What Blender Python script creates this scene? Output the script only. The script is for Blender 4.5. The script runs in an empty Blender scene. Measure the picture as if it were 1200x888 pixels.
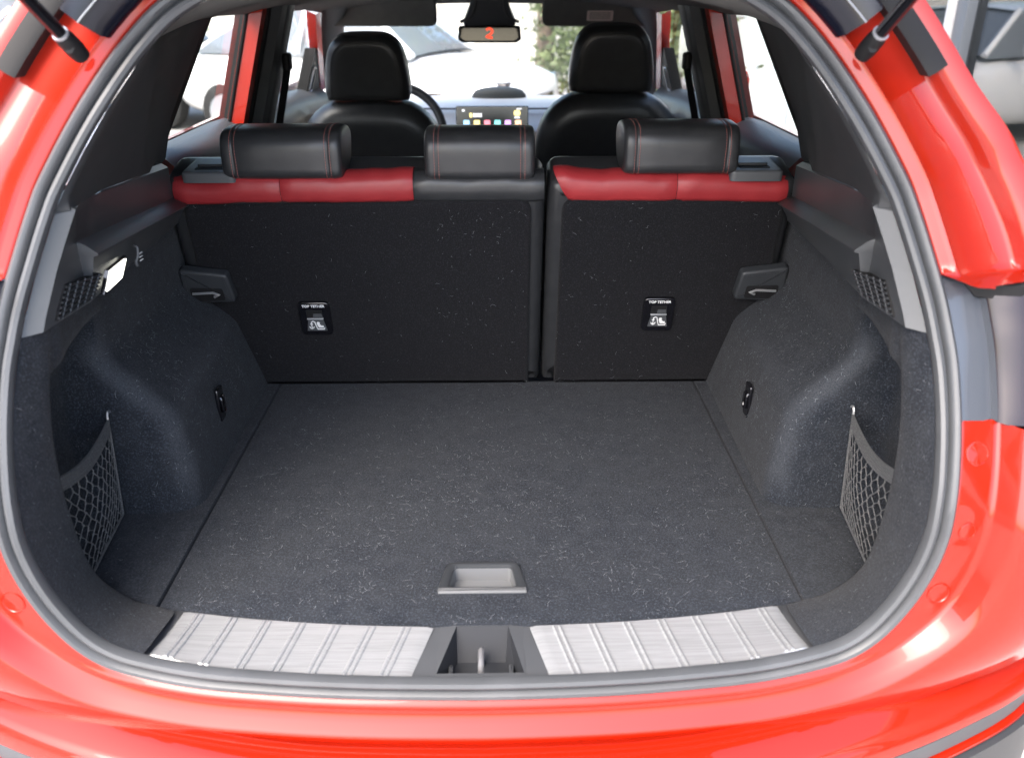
import bpy, bmesh, math, random
from mathutils import Vector, Matrix, noise as mnoise
random.seed(7)
R = math.radians
S = bpy.context.scene
COL = S.collection

# ------------------------------------------------------------------ camera, sky, sun, exposure
cam = bpy.data.cameras.new('camera'); cam_o = bpy.data.objects.new('camera', cam); COL.objects.link(cam_o)
cam_o.location = (0.030, -1.075, 1.60)
cam_o.rotation_euler = (R(90 - 24.4), 0, R(-0.9))
cam.sensor_width = 36; cam.lens = 30; cam.clip_start = 0.02; cam.clip_end = 500
cam.dof.use_dof = True; cam.dof.focus_distance = 1.75; cam.dof.aperture_fstop = 3.6
S.camera = cam_o
S.view_settings.view_transform = 'Standard'; S.view_settings.look = 'None'
S.view_settings.gamma = 1; S.view_settings.use_curve_mapping = False
S.view_settings.exposure = 2.58
w = bpy.data.worlds.new('World'); S.world = w; w.use_nodes = True
nt = w.node_tree; bg = nt.nodes['Background']
sky = nt.nodes.new('ShaderNodeTexSky'); sky.sky_type = 'NISHITA'; sky.sun_disc = False
SUN_EL, SUN_AZ = 50, 212          # azimuth measured clockwise from +Y: behind the camera, to its left
sky.sun_elevation = R(SUN_EL); sky.sun_rotation = R(SUN_AZ)
sky.air_density = 1.0; sky.dust_density = 4.0; sky.ozone_density = 1.0
nt.links.new(sky.outputs[0], bg.inputs[0]); bg.inputs[1].default_value = 0.15
sun = bpy.data.lights.new('sun', 'SUN'); sun.energy = .5; sun.angle = R(40); sun.color = (1, .98, .95)
sun_o = bpy.data.objects.new('sun', sun); COL.objects.link(sun_o)
_d = Vector((math.sin(R(SUN_AZ)) * math.cos(R(SUN_EL)), math.cos(R(SUN_AZ)) * math.cos(R(SUN_EL)), math.sin(R(SUN_EL))))
sun_o.rotation_euler = _d.to_track_quat('Z', 'Y').to_euler()
sun_o.location = (0, 0, 20)

# ------------------------------------------------------------------ materials
MAT = {}
def mat(name, col, rough=.5, metal=0., coat=0., spec=.5, noise=None, bump=None, sheen=0., emit=None, trans=0., coat_rough=.03, stretch=None):
    m = bpy.data.materials.new(name); m.use_nodes = True; t = m.node_tree; b = t.nodes['Principled BSDF']
    b.inputs['Base Color'].default_value = (*col, 1); b.inputs['Roughness'].default_value = rough
    b.inputs['Metallic'].default_value = metal; b.inputs['Coat Weight'].default_value = coat
    b.inputs['Coat Roughness'].default_value = coat_rough
    b.inputs['Specular IOR Level'].default_value = spec; b.inputs['Sheen Weight'].default_value = sheen
    b.inputs['Transmission Weight'].default_value = trans
    if emit: b.inputs['Emission Color'].default_value = (*emit[0], 1); b.inputs['Emission Strength'].default_value = emit[1]
    tc = t.nodes.new('ShaderNodeTexCoord'); co = tc.outputs['Object']
    if stretch:
        mp = t.nodes.new('ShaderNodeMapping'); mp.inputs['Scale'].default_value = stretch; t.links.new(co, mp.inputs['Vector']); co = mp.outputs[0]
    if noise:                                  # [(scale, colour2, lo, hi), ...]
        prev = None
        for sc, c2, lo, hi in noise:
            n = t.nodes.new('ShaderNodeTexNoise'); n.inputs['Scale'].default_value = sc; n.inputs['Detail'].default_value = 4
            t.links.new(co, n.inputs['Vector'])
            mr = t.nodes.new('ShaderNodeMapRange'); mr.inputs[1].default_value = lo; mr.inputs[2].default_value = hi
            t.links.new(n.outputs[0], mr.inputs[0])
            mx = t.nodes.new('ShaderNodeMix'); mx.data_type = 'RGBA'
            mx.inputs[7].default_value = (*c2, 1)
            if prev: t.links.new(prev, mx.inputs[6])
            else: mx.inputs[6].default_value = (*col, 1)
            t.links.new(mr.outputs[0], mx.inputs[0]); prev = mx.outputs[2]
        t.links.new(prev, b.inputs['Base Color'])
    if bump:                                   # [(scale, strength, distance), ...]
        prev = None
        for sc, st, di in bump:
            n = t.nodes.new('ShaderNodeTexNoise'); n.inputs['Scale'].default_value = sc; n.inputs['Detail'].default_value = 3
            t.links.new(co, n.inputs['Vector'])
            bp = t.nodes.new('ShaderNodeBump'); bp.inputs['Strength'].default_value = st; bp.inputs['Distance'].default_value = di
            t.links.new(n.outputs[0], bp.inputs['Height'])
            if prev: t.links.new(prev, bp.inputs['Normal'])
            prev = bp.outputs[0]
        t.links.new(prev, b.inputs['Normal'])
    MAT[name] = m
    return m
def add_ridge_highlight(name, col):                             # highlight on the stretched felt of the arch ridges, painted into the base colour
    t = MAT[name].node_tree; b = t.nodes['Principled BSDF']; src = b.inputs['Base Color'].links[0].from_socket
    at_ = t.nodes.new('ShaderNodeAttribute'); at_.attribute_name = 'ridge_highlight'
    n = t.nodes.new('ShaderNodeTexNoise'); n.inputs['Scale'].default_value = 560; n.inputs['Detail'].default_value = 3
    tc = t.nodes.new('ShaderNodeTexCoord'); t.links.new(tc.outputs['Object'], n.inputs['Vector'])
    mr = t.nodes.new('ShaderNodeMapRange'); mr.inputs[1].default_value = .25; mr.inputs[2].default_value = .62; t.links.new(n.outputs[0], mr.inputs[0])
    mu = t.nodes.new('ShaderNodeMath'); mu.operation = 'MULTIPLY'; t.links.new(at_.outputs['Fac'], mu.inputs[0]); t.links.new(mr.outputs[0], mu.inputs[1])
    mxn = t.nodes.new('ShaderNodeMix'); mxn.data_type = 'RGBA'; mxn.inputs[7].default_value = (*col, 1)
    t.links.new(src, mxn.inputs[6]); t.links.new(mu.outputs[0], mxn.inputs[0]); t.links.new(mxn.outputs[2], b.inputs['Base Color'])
def glass_mat(name, tint, refl=.045):
    m = bpy.data.materials.new(name); m.use_nodes = True; t = m.node_tree
    for n in list(t.nodes): t.nodes.remove(n)
    o = t.nodes.new('ShaderNodeOutputMaterial'); tr = t.nodes.new('ShaderNodeBsdfTransparent'); gl = t.nodes.new('ShaderNodeBsdfGlossy')
    lw = t.nodes.new('ShaderNodeLayerWeight'); lw.inputs[0].default_value = .5; mx = t.nodes.new('ShaderNodeMixShader')
    pw = t.nodes.new('ShaderNodeMath'); pw.operation = 'POWER'; pw.inputs[1].default_value = 5
    fr = t.nodes.new('ShaderNodeMath'); fr.operation = 'MULTIPLY_ADD'; fr.inputs[1].default_value = .9; fr.inputs[2].default_value = refl
    t.links.new(lw.outputs['Facing'], pw.inputs[0]); t.links.new(pw.outputs[0], fr.inputs[0])
    tr.inputs[0].default_value = (*tint, 1); gl.inputs['Roughness'].default_value = .01
    t.links.new(fr.outputs[0], mx.inputs[0]); t.links.new(tr.outputs[0], mx.inputs[1]); t.links.new(gl.outputs[0], mx.inputs[2])
    t.links.new(mx.outputs[0], o.inputs[0]); MAT[name] = m
mat('red_paint', (.31, .0095, .0008), .45, coat=.85, spec=.15, noise=[(2.0, (.295, .009, .0008), .4, .7)], bump=[(9, .012, .01)])
mat('rubber', (.060, .064, .069), .42, spec=.5, bump=[(400, .08, .001)], noise=[(14, (.072, .076, .082), .45, .7)])
mat('carpet', (.0128, .0153, .0205), 1.0, spec=.12, sheen=.06,
    noise=[(7, (.0165, .019, .0235), .42, .62), (30, (.020, .023, .0285), .4, .65), (300, (.039, .0455, .058), .50, .72), (520, (.088, .100, .122), .60, .76)],
    bump=[(60, .12, .003), (420, .45, .002), (900, .6, .0018)])
add_ridge_highlight('carpet', (.075, .082, .094))
mat('seat_carpet', (.0100, .0100, .0115), 1.0, spec=.1, sheen=.05,
    noise=[(40, (.0095, .0095, .011), .4, .65), (330, (.024, .024, .028), .52, .74)],
    bump=[(520, .5, .002), (1100, .5, .0015)])
mat('plastic', (.030, .033, .037), .42, spec=.45, bump=[(900, .12, .0006), (240, .05, .001)], noise=[(7, (.037, .04, .044), .4, .7)])
mat('ledge_plastic', (.050, .054, .059), .40, spec=.5, bump=[(900, .10, .0006)], noise=[(7, (.060, .064, .069), .4, .7)])
mat('plastic_light', (.060, .064, .070), .45, spec=.45, bump=[(900, .12, .0006)], noise=[(9, (.07, .074, .08), .4, .7)])
mat('plastic_cloth', (.040, .042, .045), .75, spec=.25, bump=[(1200, .25, .0006)], noise=[(12, (.046, .048, .051), .4, .7)])
mat('recess_dark', (.022, .024, .028), .7, spec=.25)
mat('cup_grey', (.13, .135, .14), .5)
mat('gloss_black', (.006, .006, .008), .12, spec=.6, coat=.6)
mat('matte_black', (.009, .009, .010), .6, spec=.3)
mat('navy_gloss', (.004, .005, .012), .22, spec=.4)
mat('leather_black', (.022, .023, .025), .36, spec=.5, bump=[(330, .10, .0012), (16, .1, .004)], noise=[(30, (.028, .029, .031), .4, .7)])
mat('leather_red', (.27, .022, .026), .42, spec=.45, bump=[(330, .10, .0012), (14, .12, .005)], noise=[(20, (.31, .028, .032), .4, .7)])
mat('stitch_red', (.24, .085, .075), .7)
mat('scuff_metal', (.52, .535, .55), .25, metal=.55, stretch=(1, 40, 1), bump=[(14, .05, .0006)], noise=[(9, (.44, .455, .47), .40, .62), (24, (.58, .595, .61), .52, .75)])
mat('chrome', (.7, .7, .72), .28, metal=.8)
mat('white_print', (.8, .8, .8), .6)
mat('lint', (.27, .285, .31), .9)
mat('headliner', (.125, .125, .120), .95, spec=.1, bump=[(900, .15, .0008)], noise=[(30, (.14, .14, .135), .4, .7)])
mat('pillar_grey', (.072, .074, .076), .6, spec=.3, bump=[(900, .1, .0008)], noise=[(12, (.085, .087, .088), .4, .7)])
mat('dash_white', (.62, .60, .57), .45, noise=[(20, (.66, .64, .6), .4, .7)], bump=[(500, .08, .001)])
mat('dash_dark', (.04, .045, .045), .6)
mat('mirror', (.55, .57, .58), .03, metal=1)
mat('cargo_light', (.9, .9, .85), .4, emit=((1, .98, .86), 1.0))
mat('screen', (.004, .005, .010), .12)
for nm, c in (('icon_blue', (.3, .55, .8)), ('icon_yellow', (.8, .65, .25)), ('icon_red', (.8, .2, .25)), ('icon_teal', (.2, .6, .6)),
              ('icon_purple', (.6, .3, .75)), ('icon_orange', (.85, .5, .3)), ('icon_white', (.7, .7, .75))):
    mat(nm, c, .5, emit=(c, .45))
mat('reflection_glow', (.6, .05, .03), .4, emit=((.8, .08, .04), .3))  # faint glow for the red reflection modelled on the rear-view mirror
mat('visor_label', (.72, .62, .58), .7)
mat('net_cord', (.070, .073, .077), .8, noise=[(600, (.17, .17, .17), .48, .68)])
mat('net_band', (.085, .09, .095), .75)
mat('lamp_lens', (.012, .004, .006), .16, coat=.25, spec=.4)
mat('lamp_grey', (.055, .062, .075), .22, coat=.4)
mat('ground', (.46, .45, .43), .9, noise=[(.7, (.38, .37, .36), .4, .7), (60, (.52, .51, .49), .5, .7)], bump=[(80, .2, .004)])
mat('car_white', (.78, .78, .77), .3, coat=1, noise=[(3, (.74, .74, .74), .4, .7)])
mat('car_glass', (.16, .18, .20), .08, coat=1)
mat('tyre', (.02, .02, .02), .8)
mat('wall_metal', (.60, .62, .64), .5, noise=[(2, (.54, .56, .58), .4, .7)])
mat('wall_plaster', (.62, .59, .54), .9, noise=[(1.5, (.55, .52, .48), .4, .7)])
mat('frame_dark', (.10, .115, .135), .4, metal=.5)
mat('frame_silver', (.42, .43, .45), .4, metal=.4)
mat('shop_wall', (.30, .30, .31), .8, noise=[(1.2, (.24, .24, .25), .4, .7)])
mat('shop_floor', (.52, .52, .5), .25)
mat('bark', (.20, .15, .11), .95, noise=[(14, (.12, .09, .07), .4, .65)], bump=[(25, .6, .03)])
mat('leaf', (.075, .12, .030), .55, noise=[(3, (.12, .165, .05), .4, .65)])
mat('leaf_pale', (.12, .15, .06), .55, noise=[(3, (.07, .10, .035), .4, .65)])
glass_mat('window_glass', (.86, .90, .88)); glass_mat('shop_glass', (.50, .53, .53), .12)

# ------------------------------------------------------------------ helpers
def tag(o, label=None, cat=None, group=None, kind=None):
    if label: o['label'] = label
    if cat: o['category'] = cat
    if group: o['group'] = group
    if kind: o['kind'] = kind
    return o
def setparent(o, p):
    if p is not None:
        o.parent = p
        if p.type == 'EMPTY': o.matrix_parent_inverse = Matrix.Translation(p.location).inverted()
def thing(name, label, cat, loc=(0, 0, 0), group=None):
    o = bpy.data.objects.new(name, None); COL.objects.link(o); o.location = loc; o.empty_display_size = .1
    return tag(o, label, cat, group)
def obj(name, V, F, m, parent=None, smooth=40, label=None, kind=None):
    me = bpy.data.meshes.new(name); me.from_pydata([tuple(v) for v in V], [], F); me.update()
    bm = bmesh.new(); bm.from_mesh(me); bmesh.ops.remove_doubles(bm, verts=bm.verts, dist=1e-6)
    bmesh.ops.recalc_face_normals(bm, faces=bm.faces); bm.to_mesh(me); bm.free()
    if smooth:
        me.polygons.foreach_set('use_smooth', [True] * len(me.polygons)); me.set_sharp_from_angle(angle=R(smooth))
    me.materials.append(MAT[m])
    o = bpy.data.objects.new(name, me); COL.objects.link(o); setparent(o, parent)
    return tag(o, label, None, None, kind)
class G:                                            # geometry collector
    def __init__(s): s.V = []; s.F = []
    def add(s, V, F):
        k = len(s.V); s.V += [tuple(v) for v in V]; s.F += [tuple(i + k for i in f) for f in F]; return s
    def obj(s, *a, **k): return obj(a[0], s.V, s.F, *a[1:], **k)
def loft(rows, close=False, caps=False):
    n = len(rows[0]); V = [p for r in rows for p in r]; F = []
    for i in range(len(rows) - 1):
        for j in range(n if close else n - 1):
            k = (j + 1) % n; F.append((i * n + j, i * n + k, (i + 1) * n + k, (i + 1) * n + j))
    if caps: F.append(tuple(range(n))[::-1]); F.append(tuple((len(rows) - 1) * n + j for j in range(n)))
    return V, F
def cr(P, n, closed=False):                          # Catmull-Rom through points, evenly by segment length
    P = [Vector(p) for p in P]; N = len(P); out = []
    segs = N if closed else N - 1
    L = [(P[(i + 1) % N] - P[i]).length for i in range(segs)]; T = sum(L)
    cnt = n if closed else n - 1
    for k in range(n):
        d = T * k / cnt; i = 0
        while i < segs - 1 and d > L[i]: d -= L[i]; i += 1
        t = min(1, d / max(L[i], 1e-9))
        g = (lambda a: P[a % N]) if closed else (lambda a: P[max(0, min(N - 1, a))])
        a, b, c, e = g(i - 1), g(i), g(i + 1), g(i + 2)
        out.append(.5 * ((2 * b) + (c - a) * t + (2 * a - 5 * b + 4 * c - e) * t * t + (3 * b - a - 3 * c + e) * t ** 3))
    return out
def tube(pts, r, seg=8, caps=True):
    pts = [Vector(p) for p in pts]; rows = []; up = None
    for i, p in enumerate(pts):
        d = (pts[min(i + 1, len(pts) - 1)] - pts[max(i - 1, 0)]).normalized()
        if up is None:
            up = d.orthogonal().normalized()
        else:
            up = (up - d * up.dot(d))
            up = up.normalized() if up.length > 1e-6 else d.orthogonal().normalized()
        sd = d.cross(up); rr = r[i] if isinstance(r, (list, tuple)) else r
        rows.append([p + (up * math.cos(2 * math.pi * k / seg) + sd * math.sin(2 * math.pi * k / seg)) * rr for k in range(seg)])
    return loft(rows, True, caps)
def rpoly(P, rad, seg=5):                            # rounded polygon, 2-D
    out = []; n = len(P)
    for i in range(n):
        p, a, b = Vector(P[i]), Vector(P[i - 1]), Vector(P[(i + 1) % n])
        r = rad[i] if isinstance(rad, (list, tuple)) else rad
        if r <= 0: out.append(p); continue
        u = (a - p); v = (b - p); lu, lv = u.length, v.length; u.normalize(); v.normalize()
        ang = u.angle(v); d = min(r / math.tan(ang / 2), lu * .49, lv * .49)
        s, e = p + u * d, p + v * d
        for k in range(seg + 1):
            t = k / seg; out.append((1 - t) ** 2 * s + 2 * t * (1 - t) * p + t * t * e)
    return out
def inset(P, d):
    n = len(P); area = sum(P[i - 1][0] * P[i][1] - P[i][0] * P[i - 1][1] for i in range(n)); sg = 1 if area > 0 else -1
    out = []
    for i in range(n):
        a, p, b = Vector(P[i - 1]), Vector(P[i]), Vector(P[(i + 1) % n])
        e1, e2 = (p - a), (b - p)
        if e1.length < 1e-9: e1 = e2
        if e2.length < 1e-9: e2 = e1
        e1.normalize(); e2.normalize()
        n1, n2 = Vector((-e1.y, e1.x)) * sg, Vector((-e2.y, e2.x)) * sg; m = n1 + n2
        m = m.normalized() if m.length > 1e-6 else n1
        c = max(.5, m.dot(n1)); out.append(p + m * (d / c))
    return out
def prism(P, h, bev, O, U, Vv, back=True, steps=3, scale=0):   # plate with rounded front edge; extruded along U x V
    O, U, Vv = Vector(O), Vector(U).normalized(), Vector(Vv).normalized(); N = U.cross(Vv)
    rings = []; lv = []
    if back: lv = [(bev, 0)] + [(bev * (1 - math.sin(k / steps * math.pi / 2)), bev * (1 - math.cos(k / steps * math.pi / 2))) for k in range(1, steps + 1)] if back == 'round' else [(0, 0)]
    else: lv = [(0, 0)]
    for k in range(steps + 1):
        a = k / steps * math.pi / 2; lv.append((bev * (1 - math.cos(a)), h - bev + bev * math.sin(a)))
    lv.append((bev + min(.012, bev * .6), h))
    for ins, z in lv:
        if scale:
            cc = sum((Vector(p) for p in P), Vector((0, 0))) / len(P); Q = [cc + (Vector(p) - cc) * (1 - ins / scale) for p in P]
        else: Q = inset(P, ins) if ins > 0 else [Vector(p) for p in P]
        rings.append([O + U * q[0] + Vv * q[1] + N * z for q in Q])
    return loft(rings, True, True)
def box(c, s, bev=0., rot=None):
    P = rpoly([(-s[0] / 2, -s[1] / 2), (s[0] / 2, -s[1] / 2), (s[0] / 2, s[1] / 2), (-s[0] / 2, s[1] / 2)], bev, 3) if bev else \
        [Vector(q) for q in ((-s[0] / 2, -s[1] / 2), (s[0] / 2, -s[1] / 2), (s[0] / 2, s[1] / 2), (-s[0] / 2, s[1] / 2))]
    if bev: V, F = prism(P, s[2], min(bev, s[2] * .45), (0, 0, -s[2] / 2), (1, 0, 0), (0, 1, 0), back='round', steps=2)
    else: V, F = loft([[Vector((p.x, p.y, z)) for p in P] for z in (-s[2] / 2, s[2] / 2)], True, True)
    c = Vector(c)
    return [(rot @ Vector(v) if rot else Vector(v)) + c for v in V], F
def text_geo(body, size, O, U, Vv, depth=.0004):
    cu = bpy.data.curves.new('t', 'FONT'); cu.body = body; cu.size = size; cu.align_x = 'CENTER'; cu.align_y = 'CENTER'; cu.extrude = depth
    cu.resolution_u = 3; cu.offset = size * .02
    o = bpy.data.objects.new('t', cu); COL.objects.link(o); bpy.context.view_layer.update()
    me = bpy.data.meshes.new_from_object(o.evaluated_get(bpy.context.evaluated_depsgraph_get()))
    O, U, Vv = Vector(O), Vector(U).normalized(), Vector(Vv).normalized(); N = U.cross(Vv)
    V = [O + U * v.co.x + Vv * v.co.y + N * v.co.z for v in me.vertices]; F = [tuple(p.vertices) for p in me.polygons]
    bpy.data.objects.remove(o); bpy.data.curves.remove(cu); bpy.data.meshes.remove(me)
    return V, F
def mx(P, s): return [Vector((v[0] * s, v[1], v[2])) for v in P]          # mirror to side s
def mxrows(rows, s): return [mx(r, s) for r in rows]
def ss(a, b, x):
    t = max(0, min(1, (x - a) / (b - a))); return t * t * (3 - 2 * t)
def pl(T, x):                                        # piecewise-linear table
    if x <= T[0][0]: return T[0][1]
    for (a, u), (b, v) in zip(T, T[1:]):
        if x <= b: return u + (v - u) * (x - a) / (b - a)
    return T[-1][1]
def lint(part, count, cond=lambda p: 1., lmin=.004, lmax=.013, wd=.00015):
    me = part.data; me.calc_loop_triangles(); tris = list(me.loop_triangles)
    cum = []; a = 0
    for t in tris: a += t.area; cum.append(a)
    import bisect
    g = G(); made = 0; tries = 0
    centre = Vector((0, .3, 1.1))
    while made < count and tries < count * 30:
        tries += 1
        t = tris[bisect.bisect(cum, random.random() * a) % len(tris)]
        p = [me.vertices[i].co for i in t.vertices]; u, v = random.random(), random.random()
        if u + v > 1: u, v = 1 - u, 1 - v
        q = p[0] + (p[1] - p[0]) * u + (p[2] - p[0]) * v
        if random.random() > cond(q) * (.30 + .70 * ss(-.05, .35, mnoise.noise(q * 9))): continue
        n = t.normal.copy()
        if n.dot(centre - q) < 0: n = -n
        d = n.orthogonal().normalized(); d.rotate(Matrix.Rotation(random.uniform(0, 6.28), 3, n))
        L = random.uniform(lmin, lmax) * (.7 if random.random() < .75 else 1.5); cv = random.gauss(0, .8); pts = []; c = q + n * .0012
        for k in range(5):
            pts.append(c.copy()); c += d * L / 4; d.rotate(Matrix.Rotation(cv * .45 + random.gauss(0, .15), 3, n)); c += n * random.uniform(-.0001, .0003)
        V = []
        for k, c in enumerate(pts):
            e = (pts[min(k + 1, 4)] - pts[max(k - 1, 0)]).normalized().cross(n) * wd * (.5 if k in (0, 4) else 1); V += [c - e, c + e]
        g.add(V, [(2 * k, 2 * k + 1, 2 * k + 3, 2 * k + 2) for k in range(4)]); made += 1
    g.obj('lint', 'lint', part, smooth=0, kind='stuff')

# ------------------------------------------------------------------ the ground
def sheet(name, x0, x1, y0, y1, z, m):
    return tag(obj(name, [(x0, y0, z), (x1, y0, z), (x1, y1, z), (x0, y1, z)], [(0, 1, 2, 3)], m, smooth=0), kind='structure')
sheet('ground', -150, 150, -100, 200, 0, 'ground')

# ------------------------------------------------------------------ the red car
car = thing('car', 'red car with its boot open, filling the whole picture', 'car', (0, 1.6, 0))
HALF = [(0, .719), (.13, .720), (.216, .7215), (.30, .7245), (.384, .729), (.458, .740), (.512, .755), (.55, .782), (.582, .827), (.604, .877), (.616, .927), (.621, .974),
        (.626, 1.02), (.630, 1.08), (.629, 1.14), (.624, 1.178), (.616, 1.221), (.602, 1.271), (.583, 1.33), (.566, 1.37), (.518, 1.453), (.455, 1.537), (.393, 1.590), (.30, 1.625), (.15, 1.640), (0, 1.645)]
NO = 150
OUT = cr([(x, z) for x, z in HALF], NO)
def rake(z): 
    d = z - .97
    return -.17 + (.56 * (math.sqrt(d * d + .0025) + d) / 2 if True else 0)
def bow(x): return .04 * (x / .6) ** 2
def onorm(i):
    a, b = OUT[max(0, i - 1)], OUT[min(NO - 1, i + 1)]; t = (b - a).normalized(); n = Vector((t.y, -t.x))
    if i == 0: n = Vector((0, -1))
    if i == NO - 1: n = Vector((0, 1))
    return n
def off(i, n, dy):
    p, m = OUT[i], onorm(i); return Vector((max(0, p.x + m.x * n) if i in (0, NO - 1) else p.x + m.x * n, rake(p.y) + bow(p.x) + dy, p.y + m.y * n))
def idx_z(z):                                       # outline index on the flank at height z
    return min((i for i in range(NO) if OUT[i].x > .2), key=lambda i: abs(OUT[i].y - z))
def off_z(z, n, dy):                                # the same, interpolated between outline samples
    i = idx_z(z); j = i + 1 if OUT[i].y < z else i - 1; a, b = OUT[i].y, OUT[j].y
    t = 0 if abs(b - a) < 1e-9 else (z - a) / (b - a); return off(i, n, dy).lerp(off(j, n, dy), t)
def idx_x(x):                                       # outline index on the sill at half-width x
    return min((i for i in range(NO) if OUT[i].y < .85), key=lambda i: abs(OUT[i].x - x))
def full_loop(prof):                                # rows round the whole opening
    rows = [[off(i, n, dy) for n, dy in prof] for i in range(NO)]
    L = [[Vector((-v.x, v.y, v.z)) for v in r] for r in rows[1:-1]][::-1]
    return rows + L
ws = [(-.013, .006), (-.0145, -.002), (-.012, -.009), (-.007, -.0115), (-.002, -.009), (.0005, -.002), (.0020, -.001), (.0035, -.008), (.007, -.0125), (.012, -.0135), (.0165, -.009), (.018, -.001), (.0165, .012)]
rows = full_loop(ws); rows.append(rows[0])
obj('weatherstrip', *loft(rows), 'rubber', car, label='grey rubber seal round the boot opening')

# red body frame, split above and below the tail lamps
low_prof = [(.014, .006), (.0195, -.001), (.0235, -.0006), (.045, .0016), (.0645, .0036), (.068, .0040), (.072, .0036), (.076, -.002), (.088, -.020), (.097, -.030), (.104, -.033), (.135, -.034), (.180, -.026), (.240, .00), (.290, .12)]
up_prof = [(.014, .006), (.0195, -.004), (.0225, -.0047), (.031, -.0064), (.034, -.007), (.038, -.009), (.041, -.006), (.045, .003), (.075, .018), (.102, .030), (.108, .027), (.113, .012), (.124, .004), (.148, .010), (.158, .20)]
bot_prof = [(.014, .006), (.0195, -.006), (.0205, -.0069), (.0225, -.0087), (.024, -.010), (.027, -.0125), (.030, -.0125), (.033, -.013), (.048, -.022), (.060, -.031), (.064, -.034), (.068, -.034), (.085, -.030), (.11, -.02), (.14, .0)]
def prof_at(i):
    z = OUT[i].y; s = ss(.735, .86, z)
    return [(a * (1 - s) + c * s, b * (1 - s) + d * s) for (a, b), (c, d) in zip(bot_prof, low_prof)]
def up_at(i):
    k = 1 + .34 * ss(1.44, 1.25, OUT[i].y)
    return [(a if a < .046 else .045 + (a - .045) * k, b) for a, b in up_prof]
ZL0, ZL1 = 1.082, 1.252
iL0, iL1 = idx_z(ZL0), idx_z(ZL1); iTop = idx_z(1.575)
lower = [[off(i, n, dy) for n, dy in prof_at(i)] for i in range(iL0 + 1)]
lower = [mx(r, -1) for r in lower[1:]][::-1] + lower
frame = obj('rear_body_frame', *loft(lower), 'red_paint', car, smooth=60, label='red painted body round the lower boot opening')
for s in (-1, 1):
    up = [[off(i, n, dy) for n, dy in up_at(i)] for i in range(iL1 - 9, iTop + 1)]
    up = mxrows([[Vector((v.x, v.y, max(v.z, ZL1))) for v in r] for r in up], s)
    q = obj('rear_quarter_panel', *loft(up), 'red_paint', car, smooth=60)
    # tail lamp filling the gap
    lp = [(.014, .006), (.0195, -.002), (.05, .000), (.064, .006), (.068, -.004), (.076, -.012), (.12, -.016), (.16, -.010), (.19, .02), (.22, .10), (.24, .24)]
    n1 = 5
    lamp = [[Vector((v.x, v.y, min(v.z, ZL1 - .004))) for v in (off(i, n, dy) for n, dy in lp)] for i in range(iL0, iL1 + 2)]
    lr = mxrows([r[:n1] for r in lamp], s)
    tl = obj('tail_lamp', *loft(lr), 'lamp_grey', car, smooth=50, label='grey flank of the tail lamp beside the seal')
    lr = mxrows([r[n1 - 1:] for r in lamp], s)
    obj('lens', *loft(lr), 'lamp_lens', tl, smooth=60)
    pr_ = [off(iL0, n, dy) for n, dy in lp]
    G().add(*loft(mxrows([pr_, [v + Vector((0, .06, 0)) for v in pr_]], s))).obj('lamp_edge', 'matte_black', tl)
    bar = [Vector((q_.x, q_.y - .020, ZL1)) for q_ in (off(iL1, n, dy) for n, dy in ((.050, .006), (.066, .0), (.085, -.010), (.12, -.016), (.16, -.012), (.20, .03), (.23, .12)))]
    rows = [[v + Vector((0, .05, -.003)), v + Vector((0, .004, -.003)), v + Vector((0, 0, -.007)), v + Vector((0, .001, -.026 + (.016 if k == 0 else 0))), v + Vector((0, .012, -.031 + (.016 if k == 0 else 0))), v + Vector((0, .05, -.031))] for k, v in enumerate(bar)]
    obj('lamp_surround', *loft(mxrows(rows, s), False, True), 'matte_black', tl)
    # rubber plugs in the red frame
    for z, n, r in ((1.042, .044, .017), (.945, .044, .013), (.858, .046, .017)):
        i = idx_z(z); p = off(i, n, .0); m = onorm(i); nn = Vector((m.x, 0, m.y)); t = Vector((-m.y, 0, m.x))
        pr_ = sorted(prof_at(i)[:7])
        dy = pl(pr_, n); sl = (pl(pr_, n + .01) - pl(pr_, n - .01)) / .02
        U = (nn + Vector((0, sl, 0))).normalized(); t = (off(i + 2, n, 0) - off(i - 2, n, 0)).normalized(); c = Vector((p.x, rake(OUT[i].y) + bow(OUT[i].x) + dy, p.z)); W = U.cross(t).normalized()
        if W.y > 0: W = -W
        g = G(); rr = []
        for rad, h in ((r * 1.0, -.001), (r * 1.0, .0012), (r * .88, .0018), (r * .82, .0006), (r * .3, .0010), (r * .02, .0012)):
            rr.append([c + (U * math.cos(a_ * math.pi / 12) + t * math.sin(a_ * math.pi / 12)) * rad + W * h for a_ in range(24)])
        obj('body_plug', *loft(mxrows(rr, s), True), 'red_paint', frame)
    # black garnish along the roof pillar
    rows = []
    for k in range(10):
        t = k / 9; i = int(idx_z(1.44) + (idx_z(1.60) - idx_z(1.44)) * t) if t < .99 else min(NO - 1, idx_z(1.60))
        p0 = off(i, .100, .006); p1 = off(i, .128, .006)
        rows.append([p0 + Vector((0, .03, 0)), p0 + Vector((0, -.004, 0)), p0.lerp(p1, .3) + Vector((0, -.006, .0)), p1 + Vector((.0, -.002, 0)), p1 + Vector((.004, .14, 0))])
    obj('pillar_garnish', *loft(mxrows(rows, s), False, True), 'matte_black', car, label='black pillar strip above the red flank')

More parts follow.
